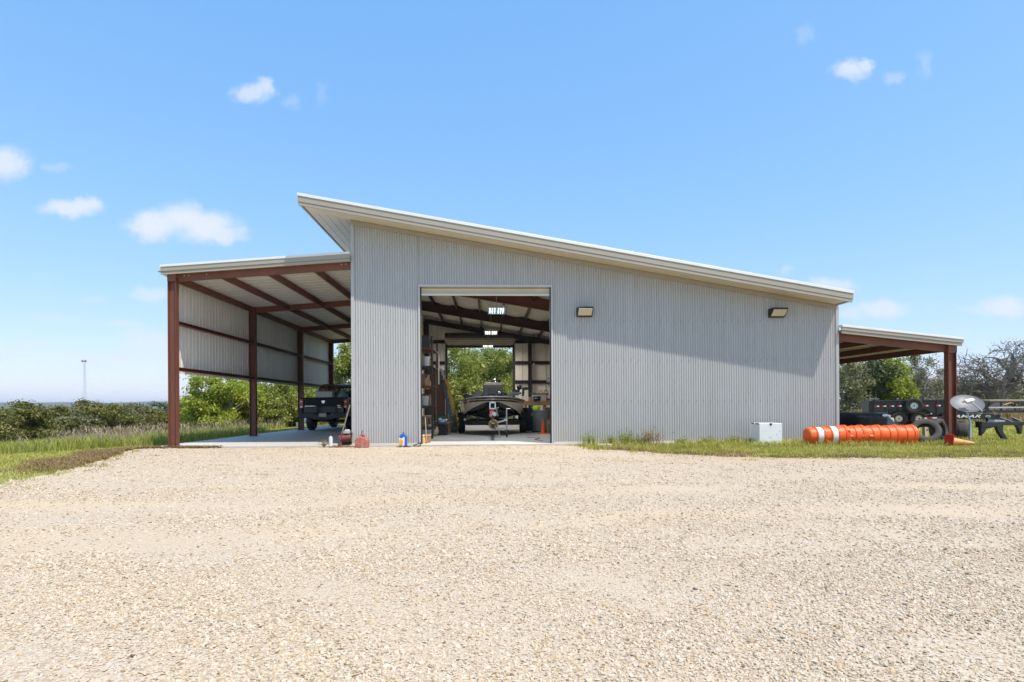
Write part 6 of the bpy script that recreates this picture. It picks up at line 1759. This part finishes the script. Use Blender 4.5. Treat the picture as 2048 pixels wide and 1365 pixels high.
def place(u, y, vtop):
    """x and height of a plant whose top is at vtop when it stands y metres away"""
    x, z = P(u, vtop, y)
    return x, z - gzf(x, y)

# junipers beyond the lawn on the left
GJ = 'junipers beyond the lawn'
for i, (u, y, vt, rx, lm, lab, n) in enumerate((
        (28, 27, 806, 1.75, 'leaf_jun', 'big round olive green juniper at the far end of the lawn', 12000),
        (-35, 28, 812, 1.6, 'leaf_jun', 'olive green juniper cut off by the picture edge', 7000),
        (82, 30, 822, 1.1, 'leaf_jun', 'low olive juniper tucked between the big round one and the grey bush', 6000),
        (122, 33, 815, 1.7, 'leaf_grey', 'greyish twiggy bush with bare branches at its foot', 7000),
        (168, 34, 803, 1.5, 'leaf_jun', 'taller dark juniper with spiky top near the radio mast', 9000),
        (212, 36, 812, 1.8, 'leaf_jun', 'broad dark juniper on the near side of the mast line', 9000),
        (250, 38, 811, 1.5, 'leaf_grey', 'dull grey green bush with ragged top', 6500),
        (283, 39, 809, 1.7, 'leaf_jun', 'dark juniper with pointed top between the grey bush and the darkest one', 8000),
        (320, 41, 810, 1.5, 'leaf_dark', 'darkest green tree close to the carport post', 7000))):
    x, h = place(u, y, vt)
    tree('juniper_bush', lab, 'bush', x, y, h, rx, lm, 100 + i, nleaf=int(n * 1.4), leaf=.05, low=.02, nclump=52, spread=.125, nl=18, trunk_r=.07, group=GJ, bark='bark_grey', lobes=.34, twigs=22 if 'grey' in lm else 8)
# bushes seen through the carport
GC = 'bushes behind the carport'
for i, (u, y, vt, rx, lm, lab, n, lf) in enumerate((
        (438, 31, 751, 1.5, 'leaf_green', 'bright green round tree seen under the carport side panel', 26000, .052),
        (390, 36, 803, 1.4, 'leaf_jun', 'low dark bush behind the bright green round tree', 6000, .07),
        (486, 34, 757, 1.5, 'leaf_green', 'green tree half hidden by the second carport post', 16000, .055),
        (538, 35, 760, 1.9, 'leaf_oak', 'olive oak bush between the second and third carport posts', 20000, .055),
        (590, 38, 762, 2.0, 'leaf_oak', 'pale olive oak bush behind the third carport post', 20000, .058),
        (640, 44, 735, 2.3, 'leaf_oak', 'oak tree behind the cab of the black pickup', 11000, .09),
        (686, 43, 703, 1.9, 'leaf_oak', 'tall oak with light showing through beside the workshop corner', 12000, .085))):
    x, h = place(u, y, vt)
    tree('oak_bush' if lm == 'leaf_oak' else 'green_tree', lab, 'tree', x, y, h, rx, lm, 200 + i, nleaf=int(n * 1.35), leaf=lf, low=.03, nclump=64, spread=.15, nl=20, trunk_r=.09, group=GC, lobes=.34, bark='bark_grey', twigs=16)
# oaks seen through the back door
GB = 'oaks behind the back door'
for i, (u, y, vt, rx, n, lab) in enumerate(((915, 42, 690, 2.2, 20000, 'leafy oak filling the part of the back door next to the ladders'), (958, 44, 702, 2.0, 15000, 'leafy oak in the middle of the back door opening, a little lower'), (1003, 42.5, 693, 2.1, 18000, 'leafy oak behind the boat console in the back door'), (940, 39, 762, 1.5, 9000, 'low rounded oak scrub at the foot of the back door trees'), (1040, 45, 700, 2.0, 9000, 'oak mostly hidden by the back wall beside the door'))):
    x, h = place(u, y, vt)
    tree('oak_tree', lab, 'tree', x, y, h, rx, 'leaf_oak', 300 + i, nleaf=int(n * 1.3), leaf=.068, low=.03, nclump=64, spread=.15, nl=20, trunk_r=.13, group=GB, lobes=.28, bark='bark_grey', twigs=14)
# trees on the right
GR = 'trees beyond the trailers'
for i, (u, y, vt, rx, lm, n, lf, lab, tw) in enumerate((
        (1690, 46, 709, 2.3, 'leaf_grey', 6500, .085, 'thin grey green tree with bare twigs right behind the workshop corner', 60),
        (1738, 49, 706, 2.4, 'leaf_dark', 11000, .1, 'dark green leafy tree under the lean-to roof', 10),
        (1800, 47, 735, 1.25, 'leaf_lime', 6000, .09, 'yellow green leafy tree standing above the dump trailer', 10),
        (1775, 50, 700, 2.0, 'leaf_oak', 11000, .1, 'green tree behind the yellow green one', 10),
        (1822, 58, 705, 1.6, 'leaf_grey', 5000, .1, 'slim grey green tree with a feathery top', 40),
        (1858, 55, 722, 2.1, 'leaf_bare', 5500, .08, 'leafless grey tree beside the red lean-to post', 130),
        (1905, 62, 740, 2.2, 'leaf_bare', 4500, .09, 'pale grey scrub between the leafless tree and the big bare oak', 110),
        (1945, 66, 770, 2.4, 'leaf_grey', 6000, .09, 'low olive scrub under the big bare oak', 40),
        (2036, 68, 775, 2.4, 'leaf_grey', 6500, .09, 'low olive scrub at the edge of the view behind the lumber', 40))):
    x, h = place(u, y, vt)
    tree('scrub_tree' if 'scrub' in lab else 'field_tree', lab, 'tree', x, y, h, rx, lm, 400 + i, nleaf=n, leaf=lf, low=.05, nclump=50, spread=.15, nl=24, trunk_r=.11, group=GR, lobes=.34, bark='bark_grey' if 'bare' in lm or 'grey' in lm else 'bark', twigs=tw)
# the big bare oak
def bare_oak(u, y, vt, seed, label):
    x, h = place(u, y, vt); g = np.random.default_rng(seed)
    t = thing('bare_oak', label, 'tree', (x, y, gzf(x, y)), group=GR)
    tk, br = MB(), MB(); tips = []
    def grow(p, d, ln, r, lev):
        n = 4; pts, rr = [p], [r]; cur, dd = p.copy(), d.copy()
        for i in range(n):
            dd = (dd + Vector((g.normal(0, .2), g.normal(0, .2), g.normal(.03 if lev < 3 else .0, .16)))).normalized()
            cur = cur + dd * ln / n; pts.append(cur.copy()); rr.append(r * (1 - .45 * (i + 1) / n))
        (tk if lev < 2 else br).tube(pts, rr, 7 if lev < 2 else (5 if lev < 4 else 3), cap=False)
        if lev == 6: tips.append(cur); return
        kids = (6, 3, 3, 3, 3, 2)[lev]
        for c in range(kids):
            i = n if c == 0 else g.integers(2, n + 1)
            q = pts[i]
            ax = Vector((g.normal(), g.normal(), g.normal(0, .5) + (.25 if lev < 2 else -.02))).normalized()
            nd = (dd * (.75 if c == 0 else .35) + ax * .75).normalized()
            if lev < 2: nd.z = max(nd.z, .05 if lev else .18); nd.normalize()
            grow(q, nd, ln * g.uniform(.62, .86), max(.011, rr[i] * (.8 if c == 0 else .62)), lev + 1)
    grow(Vector((0, 0, -.2)), Vector((.08, 0, 1)), 1.0, .34, 0)
    allz = [q[2] for q in br.v]; k_ = (h) / max(allz)
    xs_ = np.percentile(np.abs([q[0] for q in br.v]), 98)
    kx = 5.4 / xs_
    for m in (tk, br): m.v = [(a * kx, b * kx, c * k_) for a, b, c in m.v]
    o = tk.build('trunk', M_['bark_dark'], t, smoothed=True, fix=False); br.build('branches', M_['bark_dark'], t, fix=False)
    tp = np.array([(q.x * kx, q.y * kx, q.z * k_) for q in tips]); n = 9000
    p = tp[g.integers(0, len(tp), n)] + g.normal(0, .22, (n, 3))
    u_ = g.normal(0, 1, (n, 3)); u_ /= np.linalg.norm(u_, axis=1)[:, None]; v_ = np.cross(u_, g.normal(0, 1, (n, 3))); v_ /= np.linalg.norm(v_, axis=1)[:, None]
    s = .042 * np.exp(g.normal(0, .4, n))[:, None]
    V = np.stack([p - u_ * s, p + v_ * s * .6, p + u_ * s, p - v_ * s * .6], 1).reshape(-1, 3)
    np_mesh('crown', V, np.arange(4 * n).reshape(-1, 4), M_['leaf_bare'], t)
bare_oak(1992, 58, 673, 21, 'big spreading oak, almost bare, standing behind the lumber trailer')

# weeds against the wall
GW = 'weeds growing against the corrugated wall'
g = np.random.default_rng(61)
wl_ = ['leafy weed clump at the wall end nearest the roller door', 'green weed clump over the flat pale stone', 'tall thin green weed between two clumps', 'leaning straw coloured weed with wispy tips', 'low green weed to one side of the straw weed', 'small green weed below the middle of the wall', 'round weed near the wooden block', 'weed clump between the wooden block and the white cabinet', 'ragged weed touching the white cabinet']
for i, (u, h, wdt, dry) in enumerate(((1178, .42, .3, 0), (1222, .34, .3, 0), (1252, .5, .22, 0), (1300, .55, .4, 1), (1275, .3, .3, 0), (1365, .26, .25, 0), (1415, .26, .25, 0), (1470, .3, .4, 0), (1500, .22, .25, 0))):
    y = 15.4; x = P(u, 880, y)[0]; z = gzf(x, y)
    t = thing('weed', wl_[i], 'weed', (x, y, z), group=GW)
    n = 90; xy = np.stack([g.normal(0, wdt * .4, n), g.normal(0, .1, n)], -1)
    st = blades(xy + np.array([x, y]), g.uniform(.5, 1, n) * h, np.full(n, .013), .5 if not dry else .9, 70 + i)
    st[0][:] -= np.array([x, y, z])
    np_mesh('stems', st[0], st[1], M_['grass_tall' if not dry else 'grass_dry'], t)
    k_ = 160; cl = st[0].reshape(-1, 5, 3)[:, 2:].reshape(-1, 3); p = cl[g.integers(0, len(cl), k_)] + g.normal(0, .02, (k_, 3))
    u_ = g.normal(0, 1, (k_, 3)); u_ /= np.linalg.norm(u_, axis=1)[:, None]; v_ = np.cross(u_, g.normal(0, 1, (k_, 3))); v_ /= np.linalg.norm(v_, axis=1)[:, None]; s = .02
    V = np.stack([p - u_ * s, p + v_ * s * .6, p + u_ * s, p - v_ * s * .6], 1).reshape(-1, 3)
    np_mesh('leaves', V, np.arange(4 * k_).reshape(-1, 4), M_['leaf_oak' if not dry else 'grass_dry'], t)
# woods rolling away below the hilltop
g = np.random.default_rng(71)
Vs, Fs, o_ = [], [], 0
n = 0
while n < 900:
    a = g.uniform(-.95, .8); r = 95 * math.exp(g.uniform(0, 2.8)); x, y = r * math.sin(a), r * math.cos(a)
    if y < 45 or (x > 4 and r < 110): continue
    sc_ = (2.2 + r * .004) * g.uniform(.7, 1.4)
    V, Fq, _ = crown_arrays((x, y, gzf(x, y) + sc_ * .75), (sc_ * 1.1, sc_ * 1.1, sc_ * .8), 14, 260, .12 + r * .0011, int(g.integers(1e6)), .3)
    Vs.append(V); Fs.append(Fq + o_); o_ += len(V); n += 1
tag(np_mesh('woods', np.concatenate(Vs), np.concatenate(Fs), M_['leaf_jun']), 'distant dark woods rolling down from the hilltop', 'woods', kind='stuff')

# radio mast far away
y = 420.; xm, zt_m = P(169, 722, y); gm = gzf(xm, y)
t = thing('radio_mast', 'thin pale lattice radio mast on the far skyline', 'mast', (xm, y, gm)); H = zt_m - gm
q = MB()
for a in range(3):
    c, s = math.cos(a * 2.094), math.sin(a * 2.094); q.tube([(2.6 * c, 2.6 * s, 0), (.5 * c, .5 * s, H)], .07, 4)
lv = np.linspace(0, H * .97, 16)
for z0, z1 in zip(lv[:-1], lv[1:]):
    for a in range(3):
        r_a, r_b = 2.6 - 2.1 * z0 / H, 2.6 - 2.1 * z1 / H; b = a + 1
        q.bar((r_a * math.cos(a * 2.094), r_a * math.sin(a * 2.094), z0), (r_b * math.cos(b * 2.094), r_b * math.sin(b * 2.094), z1), .05, .05)
q.build('lattice', M_['steel'], t)
for dx in (-1.0, 1.0): MB().cyl((dx, -.3, H - .3), (dx, -.8, H - .3), .75, 14).build('antenna_drum', M_['grey'], t)
